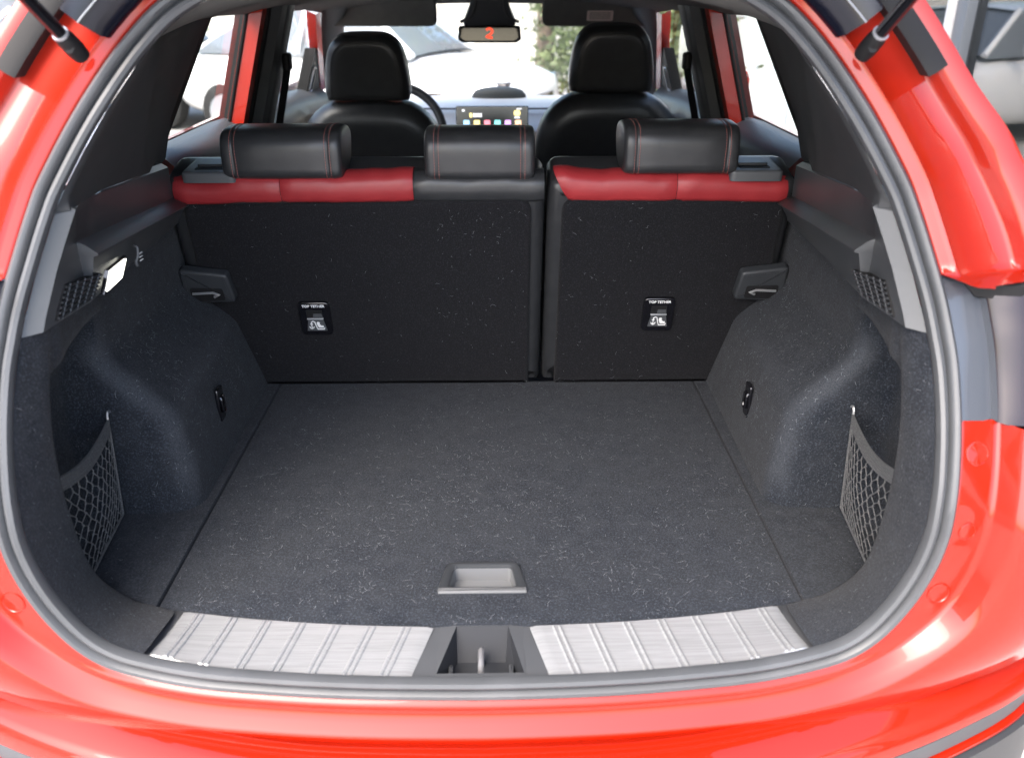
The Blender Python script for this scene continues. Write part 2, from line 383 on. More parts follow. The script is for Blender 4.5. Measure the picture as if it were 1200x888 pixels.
# bumper
cre = cr([(0, -.212, .652), (.25, -.204, .656), (.45, -.165, .668), (.58, -.100, .688), (.68, .00, .715), (.76, .14, .74)], 40)
edg = cr([(0, -.300, .640), (.25, -.288, .642), (.46, -.245, .650), (.68, -.172, .660), (.86, -.075, .668), (.95, .07, .675)], 40)
rows = []
for a, b in zip(cre, edg):
    d = (b - a); o_ = Vector((d.x, d.y, 0)).normalized()
    rows.append([a - o_ * .07 + Vector((0, 0, -.06)), a - o_ * .02 + Vector((0, 0, -.010)), a + Vector((0, 0, -.002)), a + d * .08 + Vector((0, 0, .003)), a + d * .5 + Vector((0, 0, .0)), b - o_ * .02, b - o_ * .006 + Vector((0, 0, -.006)), b + Vector((0, 0, -.018)), b + o_ * .002 + Vector((0, 0, -.034)), b - o_ * .012 + Vector((0, 0, -.04))])
rows = [mx(r, -1) for r in rows[1:]][::-1] + rows
bump = obj('bumper', *loft(rows), 'red_paint', car, smooth=55, label='red rear bumper with black strips below')
def ring(name, z0, z1, push, m, par, lab=None):
    rr = []
    for a, b in zip(cre, edg):
        o_ = Vector((b.x - a.x, b.y - a.y, 0)).normalized(); q = b + o_ * push
        rr.append([Vector((q.x - o_.x * .03, q.y - o_.y * .03, b.z + z0)), Vector((q.x, q.y, b.z + z0 - .004)), Vector((q.x, q.y, b.z + z1 + .004)), Vector((q.x - o_.x * .03, q.y - o_.y * .03, b.z + z1))])
    rr = [mx(r, -1) for r in rr[1:]][::-1] + rr
    return obj(name, *loft(rr), m, par)
ring('trim_strip', -.040, -.078, -.004, 'plastic_light', bump)
ring('accent_strip', -.079, -.092, .004, 'red_paint', bump)
ring('lower_valance', -.093, -.40, .012, 'plastic', bump)

# sides below the windows, roof skin, floor pan, firewall
for s in (-1, 1):
    secs = []
    for y in (.05, .3, .6, 1.0, 1.5, 2.2, 2.9, 3.6):
        w_ = .90 if y > .3 else .86 + .16 * (y - .05)
        secs.append([Vector((w_ - .10, y, 1.262)), Vector((w_ - .03, y, 1.24)), Vector((w_, y, 1.12)), Vector((w_ + .01, y, .85)), Vector((w_, y, .55)), Vector((w_ - .05, y, .32))])
    obj('side_panel', *loft(mxrows(secs, s)), 'red_paint', car, smooth=50)
rows = []
for y, zc, hw in ((.22, 1.668, .50), (.5, 1.685, .56), (1.2, 1.70, .60), (2.0, 1.68, .60), (2.55, 1.645, .58), (2.72, 1.62, .57)):
    rows.append([Vector((hw * t, y, zc - .075 * abs(t) ** 3.0)) for t in [k / 12 - 1 for k in range(25)]])
obj('roof', *loft(rows), 'red_paint', car, smooth=60)
obj('floor_pan', *box((0, 1.8, .38), (1.6, 3.4, .04)), 'matte_black', car)
obj('underbody', *box((0, .42, .66), (1.10, .90, .03)), 'matte_black', car)
obj('firewall', *box((0, 3.05, .72), (1.6, .04, .66)), 'matte_black', car)
hd = [[Vector((x, y, z0 - .05 * (abs(x) / .8) ** 2)) for x in [k / 8 * .8 for k in range(-8, 9)]] for y, z0 in ((3.10, .98), (3.4, .96), (3.8, .92), (4.0, .84), (4.05, .5))]
obj('bonnet', *loft(hd), 'red_paint', car)

# ------------------------------------------------------------------ boot lining
ZF = .72
A_ = [(.476, -.014, .7255), (.509, -.002, .7258), (.552, .000, .742), (.592, .000, .795), (.606, .000, .90), (.606, .002, 1.0), (.602, .015, 1.08), (.598, .035, 1.14), (.594, .055, 1.215)]
NA = 34
AC = cr(A_, NA)
iA0, iA1 = idx_x(.470), idx_z(1.215)
BC = [off(i, -.0132, .006) for i in range(iA0, iA1 + 1)]
BCs = cr(BC, NA)
def A_at(z):
    pts = [p for p in AC if p.z > .7258]
    xs = [(p.z, p.x) for p in pts]; ys = [(p.z, p.y) for p in pts]
    return pl(xs, z), pl(ys, z)
UP = [(-.06, .586), (.06, .602), (.15, .622), (.3, .646), (.84, .668)]
ARCH = [(.70, .526), (.80, .532), (.88, .541), (.925, .553), (.955, .574), (1.00, .614), (1.04, .643), (1.07, .656), (1.10, .662), (1.30, .666)]
def arch(z): return sum(pl(ARCH, z + d) for d in (-.02, -.01, 0, .01, .02)) / 5
def pocket_m(z): 
    if z < .99: return 1.
    t = min(1, (z - .99) / .125); return max(0, 1 - t ** 2.2)
def arch2(z, y):
    def raw(zz):
        f = min(1, max(0, (y - .35) / .5)); lo = pl([(.70, .526), (.80, .531), (.915, .547)], zz) * (1 - f) + pl([(.70, .534), (.80, .556), (.915, .582)], zz) * f
        return min(lo + max(0, zz - .915) * 1.02, pl(UP, y) + .004)
    return sum(raw(z + d) for d in (-.016, -.008, 0, .008, .016)) / 5
side_carpets = {}
for s in (-1, 1):
    # rim just inside the seal
    rows = []
    for a, b in zip(AC, BCs):
        mid = a.lerp(b, .5); n_in = Vector((-.5, 0, .5)).normalized()
        rows.append([b, b.lerp(a, .10) + n_in * .002, b.lerp(a, .35) + n_in * .004, a.lerp(b, .35) + n_in * .005, a.lerp(b, .10) + n_in * .003, a, a + Vector((.004, .006, -.001)), a + Vector((.012, .010, -.003))])
    rim = obj('opening_rim', *loft(mxrows(rows, s)), 'carpet', car, smooth=60)
    # wall with wheel arch and net pocket
    zs = [.712 + (1.235 - .712) * k / 44 for k in range(45)]
    rows = []
    for z in zs:
        xa, ya = A_at(max(z, .7259)); m = pocket_m(z); b = arch2(z, .35)
        def u(y): return pl(UP, y)
        r = [(xa, ya), (xa + .006, ya + .008)]
        xp = lambda y: max(u(y), b if y > .2 else 0) * (1 - m) + (.715 - .02 * ss(.80, .72, z)) * m if m > 0 else u(y)
        r += [(xa + (xp(.05) - xa) * .55, ya + .02), (xa + (xp(.05) - xa) * .92, ya + .04)]
        for y in (.06, .10, .14, .18, .21): r.append((xp(y), max(y, ya + .045)))
        x0 = xp(.235); bb = b
        yb = .262 + .02 * ss(.9, 1.1, z)
        r += [(x0, yb - .026), (x0 - .004 * m, yb - .010), (x0 - .018 * m, yb)]
        x1 = x0 - .018 * m
        for k in range(1, 5): r.append((x1 + (bb - x1) * .62 * k / 4, yb + .0015 * k))
        xs_, ys_ = x1 + (bb - x1) * .62, yb + .006; ry = .050
        for k in range(1, 9):
            a_ = k / 8 * math.pi / 2
            r.append((xs_ + (bb - xs_) * math.sin(a_) ** .9, ys_ + ry * (1 - math.cos(a_)) ** 1.0))
        for y in (.42, .50, .58, .66, .74, .80, .86, .90):
            r.append((arch2(z, y), y))
        rows.append([Vector((x, y, z)) for x, y in r])
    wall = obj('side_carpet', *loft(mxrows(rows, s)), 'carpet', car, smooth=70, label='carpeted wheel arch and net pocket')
    at_ = wall.data.attributes.new('ridge_highlight', 'FLOAT', 'POINT')  # mask for the highlight painted along the arch corner and shoulder
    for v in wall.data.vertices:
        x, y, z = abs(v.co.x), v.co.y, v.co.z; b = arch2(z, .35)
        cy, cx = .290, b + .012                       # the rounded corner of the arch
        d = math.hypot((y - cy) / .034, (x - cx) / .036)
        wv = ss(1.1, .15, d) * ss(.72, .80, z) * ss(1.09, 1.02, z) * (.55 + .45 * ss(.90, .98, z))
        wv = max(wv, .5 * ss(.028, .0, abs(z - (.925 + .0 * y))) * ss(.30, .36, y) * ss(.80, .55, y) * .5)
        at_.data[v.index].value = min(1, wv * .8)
    lint(wall, 650, lambda p: (1. if .28 < p.y < .75 and .8 < p.z < 1.03 else .12), .003, .011)
    lint(rim, 60, lmin=.003, lmax=.008)
    side_carpets[s] = wall
    # tie-down eye on the wheel arch
    x = arch2(.835, .50) - .001; U, W = Vector((0, -s, 0)), Vector((0, 0, 1))
    c = Vector((s * x, .50, .835))
    N = Vector((-s, 0, 0)); U = W.cross(N)
    g = G(); P = rpoly([(-.017, -.036), (.017, -.036), (.017, .036), (-.017, .036)], .006, 3)
    g.add(*prism(P, .006, .002, c, U, W))
    td = g.obj('tie_down', 'gloss_black', wall)
    g = G(); g.add(*tube(cr([c + N * .006 + W * .016 + U * .007, c + N * .008 + W * .014 + U * .008, c + N * .009 - W * .010 + U * .008, c + N * .009 - W * .018, c + N * .009 - W * .010 - U * .008, c + N * .008 + W * .014 - U * .008, c + N * .006 + W * .016 - U * .007], 20), .0026, 6))
    g.obj('tie_down_ring', 'gloss_black', wall)

# floor beside and below the board
fl = G(); fl.add(*loft([[Vector((x, y, .694)) for x in (-.7, -.3, 0, .3, .7)] for y in (-.03, .2, .5, .9)])); fl.obj('well_floor', 'carpet', car)
for s in (-1, 1):
    rows = [[Vector((s * x, y, z)) for x, z in ((.5095, .700), (.5095, .7225), (.511, .7248), (.55, .7250), (.62, .7250), (.76, .7250))] for y in (-.012, .05, .2, .5, .9)]
    fs = obj('side_floor_carpet', *loft(rows), 'carpet', car, smooth=50)
    lint(fs, 120, lmin=.003, lmax=.009)

# ------------------------------------------------------------------ sill: trim, scuff plates, latch housing
def sill_y(x): return -.052 + .052 * (abs(x) / .507) ** 2.2        # front edge of the board
def sill_b(x): return -.172 + .036 * (abs(x) / .465) ** 2.2        # rear edge of the plates
def seal_z(x): return pl([(p.x, p.y) for p in OUT[:NO // 3] if p.y < .80], abs(x))
def sill_pt(x, t, dz=0):
    z1 = seal_z(x) + .005; tt = min(max(t, 0), 1.0)
    return Vector((x, sill_y(x) * (1 - t) + sill_b(x) * t, .7235 + (z1 - .7235) * tt ** 1.4 + dz))
# sill trim with an opening for the latch: two halves plus bridge
hx0, hx1 = -.062, .062
def sill_rows(xs): return [[sill_pt(x, -.10, -.012), sill_pt(x, -.02, -.002), sill_pt(x, .3), sill_pt(x, .7), sill_pt(x, 1.0), sill_pt(x, 1.0, -.006), sill_pt(x, 1.0, -.03)] for x in xs]
g = G()
for s in (-1, 1): g.add(*loft(sill_rows([s * (.062 + (.50 - .062) * k / 20) for k in range(21)])))
sill = g.obj('sill_trim', 'plastic_light', car)
for s in (-1, 1):
    inner0, inner1, outer0, outer1 = .072, .100, .462, .470
    rows = []
    NX = 40
    for k in range(NX + 1):
        f = k / NX; r = []
        for t in (.0, .02, .04, .3, .6, .92, .95, .97):
            tt = min(1, max(0, t / .97))
            rd = .012 * (1 if (k in (0, NX) and t in (.0, .97)) else 0)
            x = (inner0 + (inner1 - inner0) * tt) * (1 - f) + (outer0 + (outer1 - outer0) * tt) * f
            if k == 0: x += rd * .6
            if k == NX: x -= rd * .6
            dz = .0035 if .01 < t < .96 and 0 < k < NX else .0005
            r.append(sill_pt(s * x, t, dz))
        rows.append(r)
    sp = obj('scuff_plate', *loft(rows), 'scuff_metal', car, smooth=50, label='brushed steel sill plate ' + ('left' if s < 0 else 'right') + ' of the latch')
    for j in range(7):
        f = (j + .75) / 7.3
        for dd in (-.0045, .0045):
            pts = []
            for t in (.05, .2, .4, .6, .8, .93):
                tt = t / .97
                x = (inner0 + (inner1 - inner0) * tt) * (1 - f) + (outer0 + (outer1 - outer0) * tt) * f + dd
                pts.append(sill_pt(s * x, t, .0036))
            obj('rib', *tube(pts, .0030, 6), 'scuff_metal', sp)
# latch housing
def hp(x, t, dz=0): return sill_pt(x, t, dz)
g = G()
top = [hp(-.038, -.02, -.001), hp(.040, -.02, -.001), hp(.062, .82), hp(-.062, .82)]
outer_ = [hp(-.062, -.06, -.002), hp(.062, -.06, -.002), hp(.064, 1.0, .0005), hp(-.064, 1.0, .0005)]
outer_ = [hp(-.0635, -.08, -.003), hp(.0635, -.08, -.003), hp(.0635, 1.0, .0006), hp(-.0635, 1.0, .0006)]
Vv = [v + Vector((0, 0, .0012)) for v in outer_] + [v + Vector((0, 0, .0016)) for v in top]
g.add(Vv, [(0, 1, 5, 4), (1, 2, 6, 5), (2, 3, 7, 6), (3, 0, 4, 7)])
bot = [Vector((-.036, -.085, .685)), Vector((.036, -.085, .685)), Vector((.054, -.140, .680)), Vector((-.054, -.140, .680))]
lh = g.obj('latch_housing', 'plastic_light', car, smooth=0)
g = G(); g.add([v + Vector((0, 0, .0016)) for v in top] + bot, [(0, 1, 5, 4), (1, 2, 6, 5), (2, 3, 7, 6), (3, 0, 4, 7), (4, 5, 6, 7)])
g.obj('latch_recess', 'recess_dark', lh, smooth=0)
g = G(); g.add(*tube(cr([(0, -.092, .684), (0, -.092, .712), (0, -.098, .719), (0, -.120, .719), (0, -.127, .712), (0, -.127, .682)], 18), .0042, 8))
g.obj('latch_striker', 'chrome', lh)
for s in (-1, 1):
    obj('recess_clip', *box((s * .044, -.122, .694), (.006, .024, .022), .002), 'plastic_light', lh)

# ------------------------------------------------------------------ ledge trim, pillar trim
def ledge_section(f):                                # front end of the ledge (x, z), top to bottom
    return None
yst = [.148, .1505, .25, .40, .55, .70, .735]
for s in (-1, 1):
    rows = []
    iA, iB = idx_z(1.205), idx_z(1.345)
    NZ = 12
    # stations: seal, bevel edge, then along the ledge
    def seal_pt(f): 
        z = 1.180 + (1.330 - 1.180) * (1 - f); return off_z(z, -.0135, .006), z
    def sect(y):
        q = .37 + .20 * min(1, max(0, (y - .14) / .6))
        return [(0, 0.0), (.08, 0), (q - .06, .001), (q - .01, .001), (q + .005, -.002), (q + .03, -.011), (q + .115, -.027), (q + .135, -.027), (q + .150, -.020), (.88, -.006), (.95, -.002), (1.0, 0.0)]
    def base(y, f):                                  # smooth wall behind the ledge
        zt = 1.335 - .088 * y; zb = 1.180 - .030 * y
        return pl([(.05, .580), (.14, .592), (.4, .622), (.72, .652)], y) - .003 * f, zt + (zb - zt) * f
    for y in [None, 'bev'] + yst:
        r = []
        for f, dx in sect(y if isinstance(y, float) else 0):
            p, z = seal_pt(f)
            if y is None: r.append(p)
            elif y == 'bev':
                yy = p.y + .016; r.append(Vector((p.x - .022, yy, base(max(yy, .03), f)[1] * .5 + z * .5)))
            else:
                yy = y; x, zz = base(yy, f); st = 1 if y >= .15 else 0
                if y == .735: x += .03
                wb = ss(0, .10, yy - p.y - .016); x = (p.x - .014) * (1 - wb) + x * wb
                r.append(Vector((x - .006 + (dx * st), yy, zz)))
        rows.append(r)
    led = obj('side_ledge_trim', *loft(mxrows(rows, s)), 'ledge_plastic', car, smooth=28, label='moulded plastic ledge for the parcel shelf')
    # top cap of the ledge, towards the pillar trim
    cap = [[r[0], r[0] + Vector((.012, .0, .008)), r[0] + Vector((.05, 0, .006))] for r in rows]
    obj('ledge_cap', *loft(mxrows(cap, s)), 'ledge_plastic', led, smooth=30)
    # speaker grille
    def on_ledge(y, f, lift=.0):
        x, z = base(y, f); p_, _z = seal_pt(f); wb = ss(0, .10, y - p_.y - .016); x = (p_.x - .014) * (1 - wb) + x * wb
        st = pl(sect(y), f) if y > .15 else 0
        return Vector((s * (x - .006 + st - lift), y, z))
    g = G()
    q = [on_ledge(.045, .965, .003), on_ledge(.075, .67, .003), on_ledge(.172, .73, .006), on_ledge(.150, .97, .004)]
    V4 = q + [v + Vector((s * .012, 0, 0)) for v in q]
    g.add(V4, [(0, 1, 2, 3), (0, 1, 5, 4), (1, 2, 6, 5), (2, 3, 7, 6), (3, 0, 4, 7)])
    gr = g.obj('speaker_grille', 'matte_black', led, smooth=0)
    for k in range(7):
        t = (k + .5) / 7; a = q[0].lerp(q[1], t); b = q[3].lerp(q[2], t)
        o_ = obj('grille_slat', *tube([a + Vector((-s * .0015, 0, 0)), a.lerp(b, .5) + Vector((-s * .0015, 0, 0)), b + Vector((-s * .0015, 0, 0))], .0018, 5), 'plastic', led)
    for k in range(5):
        t = (k + .5) / 5; a = q[0].lerp(q[3], t); b = q[1].lerp(q[2], t)
        obj('grille_bar', *tube([a + Vector((-s * .002, 0, 0)), b + Vector((-s * .002, 0, 0))], .0014, 5), 'plastic', led)
    if s < 0:
        q = [on_ledge(.190, .965, .008), on_ledge(.205, .77, .006), on_ledge(.285, .77, .006), on_ledge(.268, .965, .008)]
        n = Vector((1, 0, -.12)).normalized()
        V4 = q + [v + n * .005 for v in q]
        cq = sum(q, Vector()) / 4
        fr = [cq + (v - cq) * 1.22 - n * .003 for v in q]; f2 = [cq + (v - cq) * 1.18 + n * .003 for v in q]
        g = G(); g.add(fr + f2, [(4, 5, 6, 7), (0, 1, 5, 4), (1, 2, 6, 5), (2, 3, 7, 6), (3, 0, 4, 7)]); g.obj('lamp_bezel', 'gloss_black', led, smooth=0)
        g = G(); g.add(V4, [(4, 5, 6, 7), (0, 1, 5, 4), (1, 2, 6, 5), (2, 3, 7, 6), (3, 0, 4, 7)])
        g.obj('cargo_lamp', 'cargo_light', led, smooth=0, label='lit white boot lamp in the ledge')
        c = on_ledge(.335, .80, .010)
        g = G(); g.add(*tube(cr([c + Vector((.002, .0, .014)), c + Vector((.008, -.002, .012)), c + Vector((.008, -.006, -.002)), c + Vector((.005, -.010, -.012)), c + Vector((.008, -.013, -.018))], 16), .0024, 6))
        g.obj('bag_hook', 'plastic_light', led)
        g = G()
        for k in range(3): g.add(*box(c + Vector((.003, .018, -.004 - k * .006)), (.002, .012, .0012)))
        g.obj('hook_print', 'white_print', led, smooth=0)
    # parcel-shelf pin at the front end
    c = on_ledge(.71, .50)
    obj('shelf_pin', *tube([c + Vector((s * .01, 0, 0)), c + Vector((-s * .022, -.004, 0))], .006, 8), 'gloss_black', led)
    # pillar trim above
    zl = [1.30, 1.345, 1.37, 1.41, 1.45, 1.48, 1.505, 1.535, 1.57]
    rows = []
    for z in zl:
        zi = min(max(z, 1.330), 1.53); o0 = off_z(zi, -.0135, .006); y0 = o0.y
        f = min(1.1, max(0, (z - 1.30) / .205))
        yc = .55 + .06 * f ** 1.2; xc = .632 - .046 * f
        yw = .90 + .175 * (z - 1.29) / .215; xw = .735 - .30 * (z - 1.27)
        r = [o0, Vector((o0.x - .007, y0 + .010, z)), Vector((o0.x - .007, y0 + .022, z)), Vector((o0.x - .004 + .05 * (xc - o0.x), y0 + .05, z)), Vector((o0.x + .5 * (xc - o0.x), y0 + .5 * (yc - y0), z)),
             Vector((xc - .006, yc - .05, z)), Vector((xc - .001, yc - .012, z)), Vector((xc + .008, yc + .012, z)), Vector((xc + .02, yc + .035, z)), Vector((xc + .6 * (xw - xc), yc + .55 * (yw - yc), z)), Vector((xw - .012, yw - .03, z)), Vector((xw, yw, z))]
        if z == 1.30:                                # foot of the trim follows the top edge of the ledge
            r2 = []
            for v in r[:9]:
                bx, bz = base(v.y, 0); wb = ss(0, .10, v.y - y0 - .016); bx = (o0.x - .014) * (1 - wb) + bx * wb
                r2.append(Vector((bx - .003, v.y, bz + .002)))
            r = r2 + [Vector((v.x, v.y, 1.26)) for v in r[9:]]; r[0] = Vector((o0.x, y0, 1.330))
        if z > 1.531:
            for j in range(6): r[j] = rows[7][j].copy() if len(rows) > 7 else r[j]
        rows.append(r)
    obj('pillar_trim', *loft(mxrows(rows, s)), 'plastic_cloth', car, smooth=50, label='dark cloth covered rear pillar trim')
    # dark window reveal at the rear edge of the door glass
    g = G()
    rv = [[Vector((.735 - .30 * (z - 1.27) - .004, .90 + .175 * ((z - 1.29) / .215) + dy, z)) for dy in (-.02, .03)] + [Vector((.735 - .30 * (z - 1.27) + .03, .93 + .175 * ((z - 1.29) / .215), z))] for z in (1.15, 1.25, 1.35, 1.45, 1.575)]
    g.add(*loft(mxrows(rv, s))); g.obj('window_reveal', 'matte_black', car)

# ------------------------------------------------------------------ headliner
rows = []
st = [('seal', 0), (.10, 1), (.25, 1), (.45, 1), (.8, 1), (1.2, 1), (1.7, 1), (2.2, 1), (2.55, 1)]
M = 40
for y, _ in st:
    r = []
    for k in range(M + 1):
        t = k / M * 2 - 1; at_ = abs(t)
        if y == 'seal':
            i0 = idx_z(1.515); i = int(round((NO - 1) + (i0 - (NO - 1)) * at_)); p = off(i, -.0135, .006)
            r.append(Vector((math.copysign(p.x, t), p.y, p.z)))
        else:
            hw = pl([(.1, .545), (.25, .565), (.45, .585), (.8, .645), (1.2, .655), (2.2, .645), (2.55, .60)], y)
            zc = pl([(.1, 1.625), (.25, 1.612), (.45, 1.606), (.8, 1.606), (1.4, 1.606), (2.2, 1.590), (2.55, 1.565)], y)
            ze = pl([(.1, 1.490), (.25, 1.498), (.45, 1.503), (.8, 1.530), (1.2, 1.545), (2.2, 1.54), (2.55, 1.515)], y)
            x = hw * (1 - (1 - at_) ** 1.25); fx = x / hw
            r.append(Vector((math.copysign(x, t), max(y, rake(1.5) + .03 if y == .10 else y), zc + (ze - zc) * fx ** 3.2)))
    rows.append(r)
rows[1] = [a.lerp(b, .55) + Vector((0, 0, .0)) for a, b in zip(rows[0], rows[2])]
obj('headliner', *loft(rows), 'headliner', car, smooth=60)

# ------------------------------------------------------------------ doors, pillars, glass
def gx(z): return .735 - .30 * (z - 1.27)
def wpt(y, z, dx=0): return Vector((gx(z) + dx, y, z))
for s in (-1, 1):
    for (y0, y1, nm) in ((.88, 1.46, 'rear_door'), (1.60, 2.72, 'front_door')):
        rows = []
        for k in range(11):
            y = y0 + (y1 - y0) * k / 10; zt = 1.268 - (.03 * ss(2.0, 2.7, y))
            e = .02 * math.sin(math.pi * k / 10)
            rows.append([Vector((.80, y, zt - .01)), Vector((.752, y, zt + .004)), Vector((.735, y, zt)), Vector((.712 - e, y, zt - .012)), Vector((.690 - e, y, zt - .035)), Vector((.680 - e, y, zt - .07)), Vector((.682, y, zt - .10)), Vector((.70, y, zt - .115)), Vector((.70, y, zt - .2)), Vector((.66, y, zt - .26)), Vector((.66, y, .8)), Vector((.70, y, .45))])
        d = obj('%s_panel' % nm, *loft(mxrows(rows, s)), 'plastic_light' if nm == 'rear_door' else 'plastic_light', car, smooth=50)
    # glass
    q = [wpt(.84, 1.25), wpt(1.47, 1.25), wpt(1.47, 1.57), wpt(1.08, 1.57)]
    obj('rear_side_window', mx(q, s), [(0, 1, 2, 3)], 'window_glass', car, smooth=0)
    q = [wpt(1.58, 1.24), wpt(2.72, 1.22), wpt(2.62, 1.30), wpt(2.15, 1.56), wpt(1.58, 1.56)]
    obj('front_side_window', mx(q, s), [(0, 1, 2, 3, 4)], 'window_glass', car, smooth=0)
    # red door frame strip, black seals each side, centre pillar
    def upright(name, y0, y1, x_in, m, dz=0, lean=0, zt=1.56, zb=1.20, depth=.03):
        rr = []
        for k in range(9):
            z = zb + (zt - zb) * k / 8; l = lean * (z - 1.27)
            rr.append([Vector((gx(z) + .01 + depth, y0 + l, z)), Vector((gx(z) - x_in, y0 + l, z)), Vector((gx(z) - x_in - .004, (y0 + y1) / 2 + l, z)), Vector((gx(z) - x_in, y1 + l, z)), Vector((gx(z) + .01 + depth, y1 + l, z))])
        return obj(name, *loft(mxrows(rr, s)), m, car, smooth=50)
    upright('door_seal', 1.433, 1.440, .006, 'matte_black', depth=-.012)
    upright('door_frame', 1.4405, 1.492, .046, 'red_paint', depth=-.012)
    upright('door_seal', 1.493, 1.512, .052, 'matte_black')
    rr = []
    for k in range(13):
        z = .8 + (1.57 - .8) * k / 12; xx = gx(max(z, 1.15)) - .015
        rr.append([Vector((xx + .03, 1.512, z)), Vector((xx - .040, 1.516, z)), Vector((xx - .062, 1.535, z)), Vector((xx - .068, 1.575, z)), Vector((xx - .064, 1.583, z)), Vector((xx - .068, 1.592, z)), Vector((xx - .070, 1.66, z)), Vector((xx - .05, 1.69, z)), Vector((xx + .04, 1.70, z))])
    obj('centre_pillar_trim', *loft(mxrows(rr, s)), 'pillar_grey', car, smooth=35)
    # seat belt
    g = G(); rr = []
    for k in range(13):
        t = k / 12; z = 1.41 - .72 * t; y = 1.612 + .02 * math.sin(3 * t); xx = gx(max(z, 1.15)) - .095 - .02 * t
        rr.append([Vector((xx, y, z)), Vector((xx - .012, y + .046, z)), Vector((xx - .010, y + .047, z)), Vector((xx + .002, y + .001, z))])
    g.add(*loft(rr if s > 0 else mxrows(rr, s), True))
    sb = g.obj('seat_belt', 'matte_black', car)
    obj('belt_guide', *box((s * (gx(1.41) - .097), 1.635, 1.41), (.022, .05, .05), .008), 'matte_black', sb)
    # windscreen pillar: grey lining inside, red outside strip
    a0, a1 = Vector((.585, 2.36, 1.545)), Vector((.72, 3.02, 1.13))
    rr = []
    for k in range(11):
        t = k / 10; p = a0.lerp(a1, t) + Vector((.01 * math.sin(math.pi * t), 0, .035 * math.sin(math.pi * t)))
        wd = .055 + .04 * t
        rr.append([p + Vector((-.05, .05, .0)), p + Vector((-.050, .01, .0)), p + Vector((-.030, -.025, 0)), p + Vector((.0, -.045 - wd * .3, -.0)), p + Vector((.02, -.04 - wd * .3, .0)), p + Vector((.04, .04, .02))])
    obj('windscreen_pillar_trim', *loft(mxrows(rr, s)), 'pillar_grey', car, smooth=60)
    rr = []
    for k in range(9):
        t = k / 8 * .80; p = a0.lerp(a1, t) + Vector((.035, -.05, .028 * math.sin(math.pi * t)))
        rr.append([p + Vector((-.012, -.030, -.012)), p + Vector((.0, -.062, -.02)), p + Vector((.035, -.05, -.005)), p + Vector((.04, .03, .0))])
    obj('windscreen_pillar', *loft(mxrows(rr, s)), 'red_paint', car, smooth=60)
    # black sail panel with a tweeter ring
    q = [(2.47, 1.22), (2.74, 1.20), (2.74, 1.26), (2.50, 1.40), (2.47, 1.40)]
    g = G(); V = [Vector((gx(z) - .02, y, z)) for y, z in q] + [Vector((gx(z) + .02, y, z)) for y, z in q]
    g.add(mx(V, s), [(0, 1, 2, 3, 4), (9, 8, 7, 6, 5)] + [(i, (i + 1) % 5, (i + 1) % 5 + 5, i + 5) for i in range(5)])
    sail = g.obj('sail_panel', 'matte_black', car, smooth=0)
    P = rpoly([(2.485, 1.235), (2.545, 1.235), (2.545, 1.325), (2.495, 1.325)], .015, 4)
    loop = [Vector((s * (gx(p.y) - .024), p.x, p.y)) for p in P]; loop.append(loop[0]); loop.append(loop[1])
    obj('tweeter_ring', *tube(loop, .004, 6), 'chrome', sail)
    # door mirror outside
    g = G(); g.add(*box((s * .96, 2.62, 1.24), (.20, .12, .15), .04)); dm = g.obj('door_mirror', 'red_paint', car)
    obj('mirror_glass', *box((s * .96, 2.556, 1.24), (.16, .006, .115), .01), 'mirror', dm)
    obj('mirror_arm', *box((s * .85, 2.63, 1.21), (.09, .05, .04), .01), 'gloss_black', dm)
    # roof grab rail line
# windscreen glass
g = G(); rr = [[Vector((x * (.60 + .13 * t), 2.50 + .62 * t + .04 * (1 - x * x), 1.60 - .46 * t)) for x in [k / 8 for k in range(-8, 9)]] for t in (0, .25, .5, .75, 1)]
g.add(*loft(rr)); g.obj('windscreen', 'window_glass', car)
# header beam, visors
g = G(); g.add(*loft([[Vector((x, y, z - .02 * (abs(x) / .6) ** 2)) for x in [k / 8 * .60 for k in range(-8, 9)]] for y, z in ((2.40, 1.582), (2.46, 1.560), (2.52, 1.562), (2.53, 1.60))]))
g.obj('header_trim', 'headliner', car)
for s in (-1, 1):
    P = rpoly([(-.20, -.09), (.215, -.09), (.215, .06), (.14, .09), (-.20, .09)], .03, 4)
    U, W = Vector((1, 0, 0)), Vector((0, -.42, .9)).normalized()
    vz = obj('sun_visor', *prism([(p.x * s, p.y) for p in P] if s > 0 else [(p.x * s, p.y) for p in P][::-1], .022, .009, (s * .40, 2.445, 1.566), U, W, back='round'), 'headliner', car)
    if s > 0:
        obj('warning_label', *prism(rpoly([(-.05, -.02), (.05, -.02), (.05, .02), (-.05, .02)], .004, 2), .001, .0004, Vector((.42, 2.445, 1.566)) + W * (-.045) + U.cross(W) * .0215, U, W), 'visor_label', vz, smooth=0)
        for k in range(6):
            obj('label_line', *box(Vector((.42, 2.445, 1.566)) + W * (-.032 - k * .005) + U.cross(W) * .0232, (.08, .0006, .0016)), 'plastic_light', vz, smooth=0)

